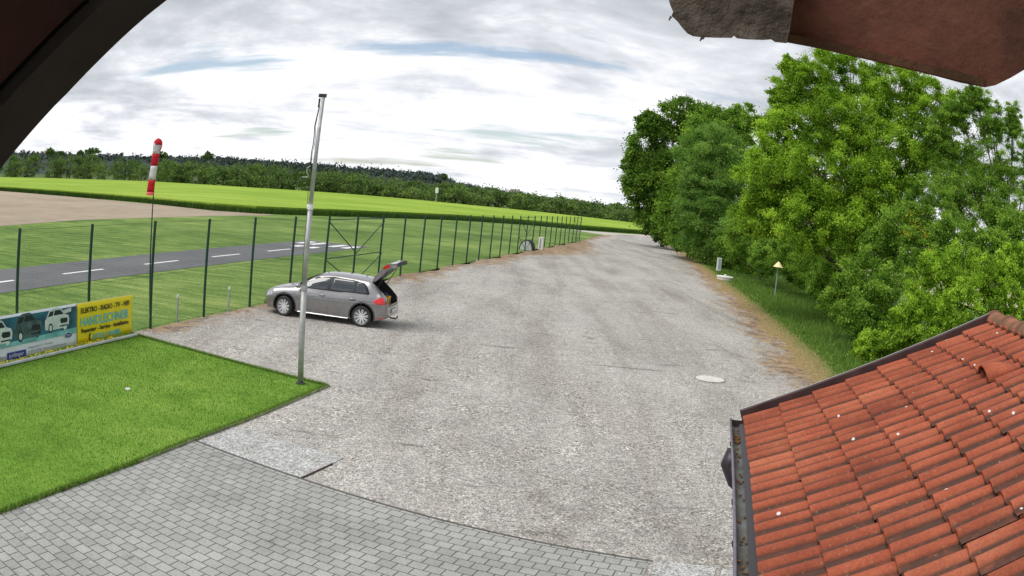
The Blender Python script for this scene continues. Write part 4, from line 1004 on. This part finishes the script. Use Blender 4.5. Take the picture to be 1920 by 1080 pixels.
# underlay boards on both slopes, far slope, walls
M_brown = mat('brown_sheet', (0.085, 0.055, 0.055), 0.42, 0.4, var=0.25, vscale=5); M_brownlt = mat('sheet_edge', (0.42, 0.38, 0.36), 0.4, 0.6, var=.1)
g = MB(); g.add([roofp(0.01, .01, 0.0), roofp(UW, .01, 0.0), roofp(UW, SL, 0.0), roofp(.01, SL, 0.0), roofp(0.01, .01, -.05), roofp(UW, .01, -.05), roofp(UW, SL, -.05), roofp(.01, SL, -.05)], [(0, 1, 2, 3), (4, 7, 6, 5), (0, 4, 5, 1), (1, 5, 6, 2), (2, 6, 7, 3), (3, 7, 4, 0)])
g.build('roof_boards', mat('wood_dark', (0.09, 0.055, 0.035), 0.8, var=.3), hb)
rs2 = rh * math.cos(al) - Vector((0, 0, math.sin(al))); rn2 = ru.cross(rs2); rn2 = rn2 if rn2.z > 0 else -rn2
top0 = RC0 + rs * SL
def roofq(u, s, n=0.0): return hl(top0 + ru * u + rs2 * s + rn2 * n)
g = MB(); rows = [[roofq(i * TW / 6, s, .05 + .018 * (1 + math.sin(i * PI / 1.5))) for i in range(NT * 6 + 1)] for s in (0, SL)]
g.grid(rows); g.grid([[roofq(0, 0, 0), roofq(UW, 0, 0)], [roofq(0, SL, 0), roofq(UW, SL, 0)]]); o = g.build('rear_tiles', M_tile, hb, smooth=True)
# verge flashing
vg = [(-.035, -.02), (-.035, .115), (-.020, .125), (.012, .120), (.012, .06), (.05, .05)]
g = MB().grid([[roofp(u, s, n) for u, n in vg] for s in (-.02, SL + .02)]); vo = g.build('verge_flashing', M_brown, hb); vo.modifiers.new('s', 'SOLIDIFY').thickness = .003
g = MB().grid([[roofp(u, s, n) for u, n in ((-.037, .108), (-.037, .127), (-.021, .130), (-.012, .127))] for s in (-.021, SL + .021)]); g.build('flashing_edge', M_brownlt, hb)
# ridge tiles
M_ridge = mat('ridge_clay', (0.30, 0.115, 0.06), 0.85, col2=(0.13, 0.075, 0.045), vscale=7, bump=.004, bscale=30)
nr = 18
for k in range(nr):
    u0 = -0.03 + k * .43; g = MB(); rows = []
    for (uu, r) in ((u0, .135), (u0 + .03, .135), (u0 + .035, .12), (u0 + .46, .108)):
        cc = top0 + ru * uu + Vector((0, 0, .015)); rows.append([hl(cc + rh * (r * math.cos(t)) + Vector((0, 0, r * .9 * math.sin(t)))) for t in [PI * q / 12 for q in range(13)]])
    g.grid(rows); ro = g.build('ridge_tile', M_ridge, hb, smooth='auto'); ro.modifiers.new('s', 'SOLIDIFY').thickness = .014
# hooded vent tile
c0, t0 = 6, 4
def vp(u, s, n): return roofp((t0 + u) * TW, (c0 + s) * TLn, n)
g = MB(); rows = []
for s_, hh in ((-.08, .15), (.0, .155), (.5, .11), (.85, .07)):
    rows.append([vp(.08 + .84 * q / 8, s_, .05 + (hh - .05) * (1 - abs(q / 4 - 1) ** 2.6)) for q in range(9)])
g.grid(rows); vo = g.build('vent_tile', M_tile, hb, smooth='auto'); vo.modifiers.new('s', 'SOLIDIFY').thickness = .012
for nm, val in (('tint', .85),):
    a = vo.data.attributes.new(nm, 'FLOAT', 'FACE'); a.data.foreach_set('value', [val] * len(vo.data.polygons))
g = MB().add([vp(.12, .03, .05), vp(.88, .03, .05), vp(.78, .03, .12), vp(.22, .03, .12)], [(0, 1, 2, 3)]); g.build('vent_opening', mat('vent_dark', (.05, .022, .014), .9), hb)
# gutter
gr = .060; gc = lambda u: RC0 + ru * u - rh * (gr + .006) + Vector((0, 0, .0))
angs = [PI + PI * k / 12 for k in range(13)]
rows = [[hl(gc(u) + rh * (gr * math.cos(t)) + Vector((0, 0, gr * math.sin(t)))) for t in angs] for u in np.linspace(-.10, UW, 40)]
M_gut = mat('gutter_zinc', (0.20, 0.21, 0.20), .6, .3, col2=(.085, .075, .055), vscale=4.5)
g = MB().grid(rows); go = g.build('gutter', M_gut, hb, smooth=True); go.modifiers.new('s', 'SOLIDIFY').thickness = -.002
rows = [[hl(gc(u) + rh * ((gr + .004) * math.cos(t)) + Vector((0, 0, (gr + .004) * math.sin(t)))) for t in angs] for u in np.linspace(-.102, UW, 20)]
MB().grid(rows).build('gutter_skin', M_brown, go, smooth=True)
MB().tube([hl(gc(u) - rh * (gr + .002) + Vector((0, 0, .004))) for u in (-.10, 1, 3, 5, UW)], .011, 8).build('gutter_bead', mat('purple_grey', (.20, .17, .22), .35, .5, var=.15), go, smooth=True)
g = MB(); ep = [hl(gc(-.10) + rh * (gr * math.cos(t)) + Vector((0, 0, gr * math.sin(t) - .0))) for t in angs]; g.add(ep, [tuple(range(len(ep)))]); g.build('end_cap', M_brown, go)
MB().grid([[roofp(u, -.0, .01), hl(gc(u) + rh * (gr * .25) + Vector((0, 0, -.015)))] for u in (0, UW)]).build('drip_edge', mat('drip_dark', (.05, .042, .045), .5, .3), go)
for u in (.62, 1.32, 2.0, 2.7, 3.4, 4.1):
    MB().tube([hl(gc(u) + rh * ((gr + .010) * math.cos(t)) + Vector((0, 0, (gr + .010) * math.sin(t)))) for t in angs], .009, 5).build('bracket', M_brown, go)
n = 0
g = MB()
for k in range(120):
    u = rng.uniform(.24, .46) if k < 70 else rng.uniform(0, 4); t = PI * 1.5 + rng.normal(0, .35)
    c_ = gc(u) + rh * ((gr - .012) * math.cos(t)) + Vector((0, 0, (gr - .012) * math.sin(t))); g.box(hl(c_), (.022, .014, .004), M=Matrix.Rotation(rng.uniform(0, 6), 4, 'Z') @ Matrix.Rotation(rng.uniform(-.6, .6), 4, 'X'))
ob = g.build('dead_leaves', mat('leaf_litter', (.16, .075, .025), .9, var=.5, vscale=40)); ob.location = (RC0.x, RC0.y, 0); tag(ob, kind='stuff')
g = MB().tube([hl(gc(.66) + Vector((0, 0, -.09))), hl(gc(.66) - rh * .035 + Vector((0, 0, -.17))), hl(gc(.66) + rh * .02 + Vector((0, 0, -.30))), hl(gc(.66) + rh * .28 + Vector((0, 0, -.52))), hl(gc(.66) + rh * .30 + Vector((0, 0, -RC0.z + .02)))], [.10, .085, .06, .05, .05], 12)
g.build('downpipe', mat('dark_purple', (.05, .035, .05), .4, .4, var=.2), hb, smooth=True)
M_wall = mat('rendered_wall', (.62, .58, .50), .9, var=.1, bump=.003)
W0, W1 = .35, 2 * SL * math.cos(al) - .35
wc = RC0 + ru * (UW / 2 + .15) + rh * ((W0 + W1) / 2); wh = RC0.z - .02
g = MB().box((wc.x - RC0.x, wc.y - RC0.y, wh / 2 - .05), (W1 - W0, UW - .5, wh), math.atan2(rh.y, rh.x)); g.build('wall', M_wall, hb)
mid = (W0 + W1) / 2
gp = [RC0 + ru * .25 + rh * W0, RC0 + ru * .25 + rh * W1, RC0 + ru * .25 + rh * mid + Vector((0, 0, (mid) * math.tan(al) - .08))]
gp = [hl(Vector((q.x, q.y, q.z - (.0 if i == 2 else 0.0)))) for i, q in enumerate(gp)]
g = MB().add(gp + [q + ru * .2 for q in gp], [(0, 1, 2), (5, 4, 3), (0, 3, 4, 1), (1, 4, 5, 2), (2, 5, 3, 0)]); g.build('gable', M_wall, hb)

# ------------------------------------------------------------------ eaves of the camera's own building (overhead)
def slabpoly(name, poly, d0, th, m, parent=None, dirn=None, tilt=(0, 0), bev=None):
    # outline on a plane d0 metres out (with its own slope), thickness running away from the camera
    cx_ = sum(p[0] for p in poly) / len(poly); cy_ = sum(p[1] for p in poly) / len(poly)
    nrm = Vector(ray(cx_, cy_)); c0 = Vector((0, 0, CAMH)) + nrm * d0
    n2 = (nrm + Vector(tuple(RC[:, 0])) * tilt[0] + Vector(tuple(RC[:, 1])) * tilt[1]).normalized()
    dd = Vector(dirn).normalized() if dirn is not None else nrm
    front = []
    for p in poly:
        r = Vector(ray(*p)); t = (c0 - Vector((0, 0, CAMH))).dot(n2) / r.dot(n2); front.append(Vector((0, 0, CAMH)) + r * t)
    back = [q + dd * th for q in front]
    n = len(poly); g = MB().add(front + back, [tuple(range(n)), tuple(range(2 * n - 1, n - 1, -1))] + [(i, i + n, (i + 1) % n + n, (i + 1) % n) for i in range(n)])
    return g.build(name, m, parent, bevel=bev)
M_old = mat('weathered_timber', (0.31, 0.26, 0.235), 0.9, col2=(0.13, 0.10, 0.09), vscale=30, bump=.006, bscale=45, detail=8)
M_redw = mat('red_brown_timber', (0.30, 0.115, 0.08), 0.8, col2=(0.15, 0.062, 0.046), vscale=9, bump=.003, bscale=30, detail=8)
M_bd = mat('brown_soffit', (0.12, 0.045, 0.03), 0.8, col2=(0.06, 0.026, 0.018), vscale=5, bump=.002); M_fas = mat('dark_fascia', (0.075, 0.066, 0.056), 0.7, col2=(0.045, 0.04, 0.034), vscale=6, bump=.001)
rf = empty('timber_purlin', tuple(far(1500, 40, .9)), 0, 'weathered timber purlin end with a red brown underside, overhead at top right', 'beam')
def rel(o, e): o.parent = e; o.matrix_parent_inverse = Matrix.Translation(e.location).inverted(); return o
A_ = [(1250, -70), (1252, -10), (1256, 8), (1262, 22), (1259, 30), (1270, 40), (1279, 52), (1289, 63), (1300, 68), (1316, 70), (1318, 75), (1322, 70), (1345, 71), (1372, 71), (1376, 67), (1382, 72), (1400, 74), (1430, 75), (1446, 74), (1453, 79), (1475, 81), (1480, 60), (1500, -80)]
rel(slabpoly('weathered_end', A_, .80, .16, M_old, dirn=ray(1400, -350)), rf)
B_ = [(1440, -80), (1446, 30), (1449, 66), (1466, 78), (1520, 88), (1600, 106), (1680, 125), (1752, 142), (1800, 155), (1846, 164), (1866, 160), (1895, 146), (1925, 128), (1990, 90), (2010, -60)]
rel(slabpoly('red_underside', B_, .90, .14, M_redw, dirn=ray(1600, -350)), rf)
C_ = [(1466, 76), (1600, 104), (1752, 140), (1846, 163), (1846, 146), (1752, 124), (1600, 88), (1470, 62)]
rel(slabpoly('lower_lip', C_, .885, .02, mat('lip_timber', (0.24, 0.11, 0.065), .85, col2=(.12, .06, .035), vscale=12, bump=.003)), rf)
for (px, py, l) in ((1258, 31, .005), (1316, 71, .004)):
    g = MB()
    q = Vector((0, 0, CAMH)) + Vector(ray(px, py)) * .81; g.tube([q, q + Vector((-.002, 0, -l))], [.0014, .0005], 5); rel(g.build('splinter', M_old), rf)
ef = empty('roof_overhang', tuple(far(150, 100, .8)), 0, 'dark brown timber roof overhang slanting across the top left corner', 'roof')
E0 = [(313, 0), (274, 31), (250, 52), (227, 73), (195, 104), (164, 135), (126, 175), (102, 199), (79, 224), (56, 250), (33, 277), (16, 297), (0, 318), (-60, 390)]
def offs(poly, dx, dy): return [(x + dx, y + dy) for x, y in poly]
back = (-60, -60)
def band(name, a, b, d, th, m): 
    return rel(slabpoly(name, offs(E0, a, a * .55) + offs(E0, b, b * .55)[::-1], d, th, m, dirn=ray(-100, -300)), ef)
E0 = [(380, -70)] + E0
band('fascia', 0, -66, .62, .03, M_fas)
band('shadow_gap', -62, -100, .66, .02, mat('gap_black', (.006, .005, .005), .9))  # near-black strips: shade of the gaps between boards put in as colour
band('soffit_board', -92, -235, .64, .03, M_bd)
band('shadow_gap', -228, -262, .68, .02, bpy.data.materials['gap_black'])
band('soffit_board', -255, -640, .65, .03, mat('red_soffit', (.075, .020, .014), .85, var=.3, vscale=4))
# the roof plane above the camera, out of frame, so the eave is shaded by its own roof
g = MB().box((-.2, -2.2, CAMH + .62), (5.0, 5.2, .08)); rel(g.build('roof_deck', M_bd), ef)
g = MB().box((-.2, -1.2, CAMH / 2), (4.6, .3, CAMH + .9)); ow = g.build('house_wall', M_wall); tag(ow, 'pale rendered wall of the house that carries the camera', 'wall')

# ------------------------------------------------------------------ trees
def leaf_mat(name, stops, transl=0.35):
    m, nt, b, P = newmat(name, 0.7, 0.18)
    a = nt.nodes.new('ShaderNodeAttribute'); a.attribute_name = 'tint'
    c = ramp(nt, a.outputs['Fac'], stops); nt.links.new(c, b.inputs['Base Color'])
    tr = nt.nodes.new('ShaderNodeBsdfTranslucent'); nt.links.new(mixc(nt, 1.0, c, (1.5, 1.7, 0.7), 'MULTIPLY'), tr.inputs[0])
    mx = nt.nodes.new('ShaderNodeMixShader'); mx.inputs[0].default_value = transl
    nt.links.new(b.outputs[0], mx.inputs[1]); nt.links.new(tr.outputs[0], mx.inputs[2]); nt.links.new(mx.outputs[0], nt.nodes['Material Output'].inputs[0])
    return m
M_lbright = leaf_mat('leaf_bright', [(0, (0.06, 0.14, 0.012)), (0.5, (0.25, 0.405, 0.032)), (1, (0.47, 0.63, 0.085))])
M_lmid = leaf_mat('leaf_mid', [(0, (0.05, 0.125, 0.014)), (0.5, (0.18, 0.31, 0.04)), (1, (0.38, 0.54, 0.10))])
M_ldark = leaf_mat('leaf_dark', [(0, (0.035, 0.085, 0.012)), (0.5, (0.12, 0.22, 0.028)), (1, (0.26, 0.40, 0.06))], 0.3)
M_lgrey = leaf_mat('leaf_greygreen', [(0, (0.08, 0.165, 0.035)), (0.5, (0.165, 0.30, 0.06)), (1, (0.31, 0.45, 0.12))])
M_lyel = leaf_mat('leaf_yellow', [(0, (0.30, 0.26, 0.02)), (1, (0.55, 0.45, 0.03))])
M_bark = mat('bark', (0.13, 0.10, 0.075), 0.95, col2=(0.05, 0.04, 0.032), vscale=12, bump=.02, bscale=14)
def leafset(C, n_each, cl, size, squash=0.7, up=0.35):
    """C clump centres (k,3), cl clump radii (k,), returns quads + tint"""
    k = len(C); n = k * n_each; idx = np.repeat(np.arange(k), n_each)
    d = rng.normal(size=(n, 3)); d /= np.linalg.norm(d, axis=1)[:, None]
    r = np.abs(rng.normal(0, 0.62, n)) + 0.12
    an = rng.uniform(0.55, 1.55, size=(k, 3)) * np.array([1, 1, squash]); ya = rng.random(k) * PI; ca, sa = np.cos(ya)[idx], np.sin(ya)[idx]
    o_ = d * (r * cl[idx])[:, None] * an[idx]
    o_ = np.stack([o_[:, 0] * ca - o_[:, 1] * sa, o_[:, 0] * sa + o_[:, 1] * ca, o_[:, 2] - 0.10 * (o_[:, 0] ** 2 + o_[:, 1] ** 2) / np.maximum(cl[idx], .1)], 1)
    P = C[idx] + o_
    nr = d * 0.5 + rng.normal(size=(n, 3)) * 0.75 + np.array([0, 0, up]); nr /= np.linalg.norm(nr, axis=1)[:, None]
    t = rng.normal(size=(n, 3)); t -= nr * (t * nr).sum(1)[:, None]; t /= np.linalg.norm(t, axis=1)[:, None]; bt = np.cross(nr, t)
    s = size * rng.uniform(0.6, 1.35, n)[:, None]
    V = np.stack([P - t * s * .5, P + bt * s * .32 + nr * s * .06, P + t * s * .5, P - bt * s * .32 + nr * s * .06], 1)
    ct = rng.normal(0.47, 0.22, k)
    tint = np.clip(ct[idx] + rng.normal(0, 0.22, n), 0, 1)
    return V, tint
def plant(name, label, cat, base, lobes, size, m, dens=1.25, trunk_r=0.2, group=None, cover=1.0, clump=0.28, bare=0.0, yellow=None, shell=0.75, trunk_to=None, nlimb=None):
    """lobes: (px, py, rx, ry, dist) in picture pixels at a distance in metres"""
    bx, by, bz = base
    e = empty(name, (bx, by, bz), 0, label, cat, group)
    base_v = np.array([bx, by, bz])
    Cs, Rs, cents = [], [], []
    for (px, py, rx, ry, dist) in lobes:
        c = np.array(far(px, py, dist)); sc_ = dist / 1500.0 * 1.02
        rad = np.array([rx * sc_, min(rx * sc_ * 0.9, 5.0), ry * sc_]); cents.append((c, rad))
        cr = clump * (rad[0] * rad[2]) ** 0.5
        area = 4 * PI * ((rad[0] * rad[1]) ** 1.6 / 3 + (rad[0] * rad[2]) ** 1.6 / 3 + (rad[1] * rad[2]) ** 1.6 / 3) ** (1 / 1.6)
        k = max(6, int(area / (PI * cr * cr) * 1.15 * dens))
        d = rng.normal(size=(k, 3)); d /= np.linalg.norm(d, axis=1)[:, None]
        rr_ = shell + (1.04 - shell) * rng.random(k) ** 0.7; ins = rng.random(k) < 0.18; rr_[ins] *= 0.6
        Cs.append(c + d * rad * rr_[:, None] * (1 + rng.normal(0, 0.06, k))[:, None]); Rs.append(cr * rng.uniform(0.65, 1.25, k))
    Cs = np.concatenate(Cs); Rs = np.concatenate(Rs)
    # drop clumps far below the ground
    kp = Cs[:, 2] > bz + 0.1; Cs, Rs = Cs[kp], Rs[kp]
    mr = float(np.mean(Rs)); n_each = int(max(14, cover * 3.4 * PI * mr * mr / (size * size * 0.32)))
    V, tint = leafset(Cs, n_each, Rs, size)
    V = V - base_v
    o = quads('crown', V, m, tint, parent=e)
    # trunk, limbs and branches
    top = max(c[0][2] for c in cents); ax = np.mean([c[0] for c in cents], axis=0) if trunk_to is None else np.array(trunk_to)
    g = MB(); H = top - bz
    def axis(f):
        p = base_v * (1 - f) + np.array([ax[0], ax[1], top]) * f
        return p + np.array([math.sin(f * 5) * .25, math.cos(f * 4) * .2, 0]) * (trunk_r * 1.5)
    tp_ = [axis(f) - base_v for f in np.linspace(0, .78, 9)]
    g.tube(tp_, [trunk_r * (1.25 if i == 0 else 1 - .10 * i) for i in range(9)], 9)
    for (c, rad) in cents:
        f0 = np.clip((c[2] - bz) / H * rng.uniform(.35, .6), .08, .85); s0 = axis(f0); mid = (s0 + c) / 2 + rng.normal(0, .1, 3) * rad; 
        g.tube([s0 - base_v, mid - base_v, c - base_v], [trunk_r * .45, trunk_r * .30, trunk_r * .14], 6)
        near_ = np.argsort(((Cs - c) ** 2 / rad ** 2).sum(1))[: (14 if size < .5 else 5)]
        for q in near_:
            e_ = Cs[q]; m2 = (c + e_) / 2 + rng.normal(0, .08, 3) * rad; g.tube([(c if rng.random() < .5 else mid) - base_v, m2 - base_v, e_ - base_v], [trunk_r * .14, trunk_r * .09, trunk_r * .03], 5)
    g.build('trunk', M_bark, e, fixn=False)
    if yellow:
        yc = np.array([far(px, py, dd) for (px, py, dd) in yellow]); Vy, ty = leafset(yc, 30, np.full(len(yc), .32), size * .9); quads('yellow_leaves', Vy - base_v, M_lyel, ty, parent=e)
    return e
# background hedge line, far to near (all sizes in photo pixels at a distance in metres)
plant('deciduous_tree', 'tall dark tree at the far end of the row, beside the lot exit', 'tree', (19.4, 112, -.5),
      [(1222, 285, 44, 45, 110), (1276, 222, 40, 40, 112), (1205, 350, 36, 40, 108), (1290, 300, 55, 70, 112), (1235, 375, 46, 48, 110), (1250, 420, 44, 34, 108), (1262, 330, 60, 70, 112), (1330, 235, 40, 38, 114), (1218, 235, 22, 26, 110), (1190, 310, 22, 30, 109)], .30, M_ldark, 1.1, .32, cover=1.0, clump=.26)
plant('deciduous_tree', 'rounded mid green tree behind the smooth crowned one, second from the far end', 'tree', (19.0, 92, -.5),
      [(1345, 250, 55, 48, 92), (1395, 232, 38, 36, 92), (1300, 330, 44, 55, 90), (1370, 310, 60, 70, 90), (1275, 400, 40, 50, 90), (1295, 440, 34, 34, 88)], .24, M_lmid, 1.1, .25, clump=.25)
plant('willow_bush', 'smooth grey green willow with fine leaves between the far trees and the big bright tree', 'tree', (20.2, 83, -.5),
      [(1340, 300, 52, 62, 84), (1370, 370, 66, 80, 84), (1330, 415, 52, 66, 84), (1385, 445, 54, 58, 82), (1315, 370, 44, 60, 84), (1340, 300, 60, 60, 86)], .15, M_lgrey, 1.1, .16, clump=.22, cover=1.1)
plant('hazel_bush', 'mid green bush with a bare grey stem behind the white box and well cover', 'bush', (21.0, 68, -.5),
      [(1410, 430, 46, 50, 70), (1450, 460, 44, 44, 66), (1400, 475, 36, 34, 76), (1430, 400, 48, 48, 70), (1370, 470, 30, 30, 80)], .155, M_lmid, 1.0, .12, clump=.26)
plant('maple_tree', 'tallest bright green maple spreading over the middle of the row', 'tree', (19.2, 43, -.5),
      [(1500, 165, 48, 48, 44), (1580, 140, 70, 50, 44), (1680, 150, 75, 55, 43), (1750, 200, 60, 60, 42), (1470, 250, 56, 52, 43), (1560, 230, 72, 66, 42), (1650, 250, 80, 66, 42), (1440, 330, 60, 52, 42), (1540, 330, 76, 60, 41), (1640, 340, 66, 56, 41), (1430, 400, 52, 44, 42), (1510, 420, 62, 48, 40), (1600, 430, 60, 44, 40), (1720, 300, 56, 56, 42), (1600, 230, 90, 70, 45), (1560, 400, 90, 60, 44), (1680, 380, 80, 60, 44), (1480, 340, 60, 70, 45), (1480, 125, 16, 20, 44), (1468, 190, 26, 30, 44)], .105, M_lbright, 1.05, .26, clump=.24, cover=.95, yellow=None, trunk_to=(18.6, 42, 12))
plant('birch_tree', 'loose airy tree with small darker leaves and sky showing through at the right edge', 'tree', (25.5, 32, -.4),
      [(1750, 250, 44, 50, 41), (1830, 190, 40, 34, 40), (1800, 210, 44, 44, 40), (1860, 230, 42, 48, 40), (1830, 300, 62, 56, 40), (1890, 330, 48, 56, 40), (1800, 370, 62, 56, 39), (1870, 410, 60, 60, 38), (1780, 290, 42, 48, 41), (1900, 230, 26, 42, 40), (1900, 480, 48, 50, 37), (1935, 380, 40, 60, 38), (1930, 280, 34, 50, 39), (1770, 340, 50, 50, 40), (1850, 360, 60, 60, 39)], .085, M_lmid, 1.0, .13, clump=.24, cover=.62, shell=.25)
plant('deciduous_tree', 'dark leafy tree in the shade between the maple and the airy tree', 'tree', (21.5, 34, -.4),
      [(1740, 400, 66, 60, 37), (1690, 440, 56, 52, 36), (1800, 460, 66, 56, 35), (1740, 480, 60, 52, 35), (1860, 480, 50, 50, 32), (1900, 440, 50, 50, 34)], .10, M_lmid, 1.1, .16, clump=.24, yellow=[(1712, 400, 33.2), (1722, 425, 33), (1708, 415, 33), (1735, 440, 32.6), (1700, 436, 33), (1740, 470, 32)])
plant('hazel_bush', 'low dark bush under the maple, right behind the pipeline marker', 'bush', (22.5, 54, -.4),
      [(1480, 478, 44, 36, 60), (1530, 490, 48, 40, 56), (1590, 490, 48, 46, 48), (1500, 450, 44, 38, 58), (1560, 520, 44, 34, 50), (1440, 490, 30, 26, 64), (1505, 512, 40, 24, 62), (1550, 535, 38, 28, 53), (1590, 545, 44, 34, 46), (1640, 560, 44, 34, 42)], .11, M_lmid, 1.1, .08, clump=.26)
plant('hazel_bush', 'dense mid green bush at the hedge foot, left of the bright bush', 'bush', (17.6, 33, -.4),
      [(1620, 520, 58, 52, 36), (1680, 560, 60, 58, 33), (1620, 590, 52, 46, 33), (1660, 470, 50, 44, 37), (1580, 570, 40, 36, 36)], .095, M_lmid, 1.1, .08, clump=.24)
plant('elder_bush', 'large bright green bush nearest the camera, just above the tiled roof verge', 'bush', (18.4, 25.5, -.3),
      [(1760, 530, 70, 58, 27), (1740, 600, 66, 52, 26), (1820, 580, 76, 60, 25.5), (1690, 620, 42, 40, 26), (1800, 500, 56, 44, 28), (1870, 530, 54, 52, 26), (1760, 650, 50, 30, 25), (1640, 650, 40, 28, 27), (1920, 590, 50, 40, 26), (1910, 500, 50, 44, 28)], .082, M_lbright, 1.1, .06, clump=.22)

# ------------------------------------------------------------------ far wood, hill and skyline
M_far = leaf_mat('far_leaves', [(0, (0.07, 0.12, 0.04)), (0.5, (0.11, 0.18, 0.05)), (1, (0.20, 0.29, 0.08))], 0.2)
xs_e = [-330, -150, 0, 150, 300, 480, 620, 760, 880, 1000, 1100, 1200, 1300]
base_y = [330, 330, 332, 335, 341, 352, 361, 372.5, 384, 396, 407, 419, 432]
top_y = [285, 286, 288, 291, 297, 307, 319, 337, 346, 360, 374, 391, 404]
Cs = []; Rs = []
g = MB()
for k in range(330):
    px = rng.uniform(-330, 1290); b = np.interp(px, xs_e, base_y); t = np.interp(px, xs_e, top_y)
    gx, gy = at(px, b, CZ); dd = math.hypot(gx, gy); row = k % 3; dist = dd + 8 + row * 11 + rng.uniform(0, 8)
    tz = far(px, t, dist).z * (1.03 + .0 * row) * rng.uniform(.82, 1.06)
    if row == 0: tz *= rng.uniform(.62, .95)
    d = far(px, t, dist); cr = rng.uniform(3.2, 5.6)
    for q in range(15):
        h = rng.random() ** .8; rr = cr * math.sqrt(max(0.05, 1 - (2 * h - .9) ** 2 * .7)) * rng.uniform(.3, 1)
        a = rng.uniform(0, 2 * PI); Cs.append((d.x + rr * math.cos(a), d.y + rr * math.sin(a), .8 + (tz - 1.6) * h)); Rs.append(rng.uniform(1.3, 2.3))
    g.tube([(d.x, d.y, 0), (d.x, d.y, tz * .7)], .3, 5)
V, tint = leafset(np.array(Cs), 60, np.array(Rs), .62)
tt_ = np.repeat(rng.normal(0, .16, 330), 15 * 60); tint = np.clip(tint + tt_, 0, 1)
tag(quads('distant_wood', V, M_far, tint), kind='stuff')
tag(g.build('distant_wood_trunks', M_bark, fixn=False), kind='stuff')
# wooded rise far behind (dark, partly clearings)
def ridge(name, ptsx, dist, m, depth=500):
    rows_ = []
    for px, py in ptsx:
        q = far(px, py, dist); rows_.append((q.x, q.y, q.z))
    back_ = [(x * 1.35, y * 1.35, z * .6) for x, y, z in rows_]; front = [(x * .82, y * .82, -1.0) for x, y, z in rows_]; mid_ = [(x * .93, y * .93, z * .62) for x, y, z in rows_]
    gg = MB().grid([front, mid_, rows_, back_]); oo = gg.build(name, m, smooth=True); return tag(oo, kind='structure'), rows_
hp = [(-330, 287), (-100, 284), (60, 287), (150, 289), (250, 293), (330, 295), (420, 297), (500, 303), (560, 308), (617, 312), (698, 318), (766, 324), (819, 329), (851, 344), (905, 356), (960, 366), (1060, 378), (1140, 390), (1200, 396), (1300, 410)]
hill, hr = ridge('wooded_hill', hp, 1250, grass_mat('hill_green', (0.04, 0.055, 0.05), (0.05, 0.068, 0.06), (0.07, 0.09, 0.075), 0.01))
H_ = np.array(hr); n = 1500; u = rng.random(n) * (len(H_) - 1); i = u.astype(int); f = (u - i)[:, None]; base_ = H_[i] * (1 - f) + H_[i + 1] * f
lv = rng.random(n) * .17; base_[:, 0] *= 1 - lv * .8; base_[:, 1] *= 1 - lv * .8; base_[:, 2] = base_[:, 2] * (1 - lv * 2.2) + rng.uniform(0, 3, n)
M_hw = leaf_mat('hill_leaves', [(0, (0.04, 0.058, 0.055)), (0.5, (0.065, 0.09, 0.085)), (1, (0.10, 0.135, 0.12))], 0.1)
V, tint = leafset(base_, 22, rng.uniform(3, 6, n), 3.2); tag(quads('hill_wood', V, M_hw, tint), kind='stuff')
sky_trees = [(172, 282, 14, 5, 'small lone tree with a thin airy crown on the skyline left of the windsock', .35), (94, 283, 9, 5, 'dark round tree on the skyline near the roof overhang', 1.1), (151, 286, 6, 4, 'small dark tree on the skyline just left of the thin airy one', 1.1), (114, 286, 6, 3, 'low bushy tree on the skyline right of the dark round one', 1), (305, 289, 8, 5, 'dark skyline tree just right of the windsock', 1.1), (390, 290, 9, 6, 'angular tree standing up on the skyline midway between windsock and flagpole', .8), (833, 330, 4, 4, 'pair of thin crowns on the end of the wooded hill right of the flagpole', .3), (1155, 386, 9, 8, 'round tree at the right end of the far wood, next to the big dark tree', 1.1)]
for (px, py, rx, ry, lab, cv) in sky_trees:
    dist = 430; b_ = far(px, py + ry * 2.2, dist)
    plant('skyline_tree', lab, 'tree', (b_.x, b_.y, b_.z - 2), [(px, py, rx, ry, dist), (px + rx * .6, py + ry * .5, rx * .7, ry * .8, dist), (px - rx * .5, py + ry * .6, rx * .7, ry * .8, dist)], .8, M_far, 1, .22, cover=cv, clump=.4)
# raised hide and small structures at the wood's edge
x, y = at(366, 345, CZ); k_ = .985; e = empty('raised_hide', (x * k_, y * k_, 0.0), .3, 'small grey wooden hunting hide on stilts at the edge of the wood', 'hide')
M_hw2 = mat('hide_wood', (.20, .19, .17), .9, var=.2)
MB().box((0, 0, 2.9), (1.6, 1.6, 1.7)).build('cabin', M_hw2, e); MB().box((0, 0, 3.82), (2.0, 2.0, .12)).build('roof', M_dkmetal, e)
for sx in (-1, 1):
    for sy in (-1, 1): MB().tube([(sx * 1.0, sy * 1.0, 0), (sx * .7, sy * .7, 2.1)], .07, 5).build('leg', M_hw2, e)
x, y = at(817, 378, CZ); e = empty('white_mast', (x * 1.01, y * 1.01, 0.0), 0, 'slim white transformer mast at the edge of the far wood right of the flagpole', 'mast')
MB().tube([(0, 0, 0), (0, 0, 4.4)], [.16, .12], 8).build('pole', M_galv, e); MB().box((0, 0, 4.3), (.9, .7, 1.7)).build('transformer', M_white, e, bevel=.05)
for (px, py, wd, lab) in ((965, 362, 7, 'low distant pale barn roof showing over the far wood'),):
    q = far(px, py + 5, 700); e = empty('farm_building', (q.x, q.y, q.z - 4), .4, lab, 'building')
    MB().box((0, 0, 3.2), (wd, 7, 6.4)).build('wall', M_wall, e)
    MB().prism([(-4.2, 0), (4.2, 0), (0, 3)], wd + 1, lambda a, b, d: (-wd / 2 - .5 + d, a, 6.4 + b)).build('roof', mat('roof_grey', (.25, .23, .23), .8, var=.1), e)
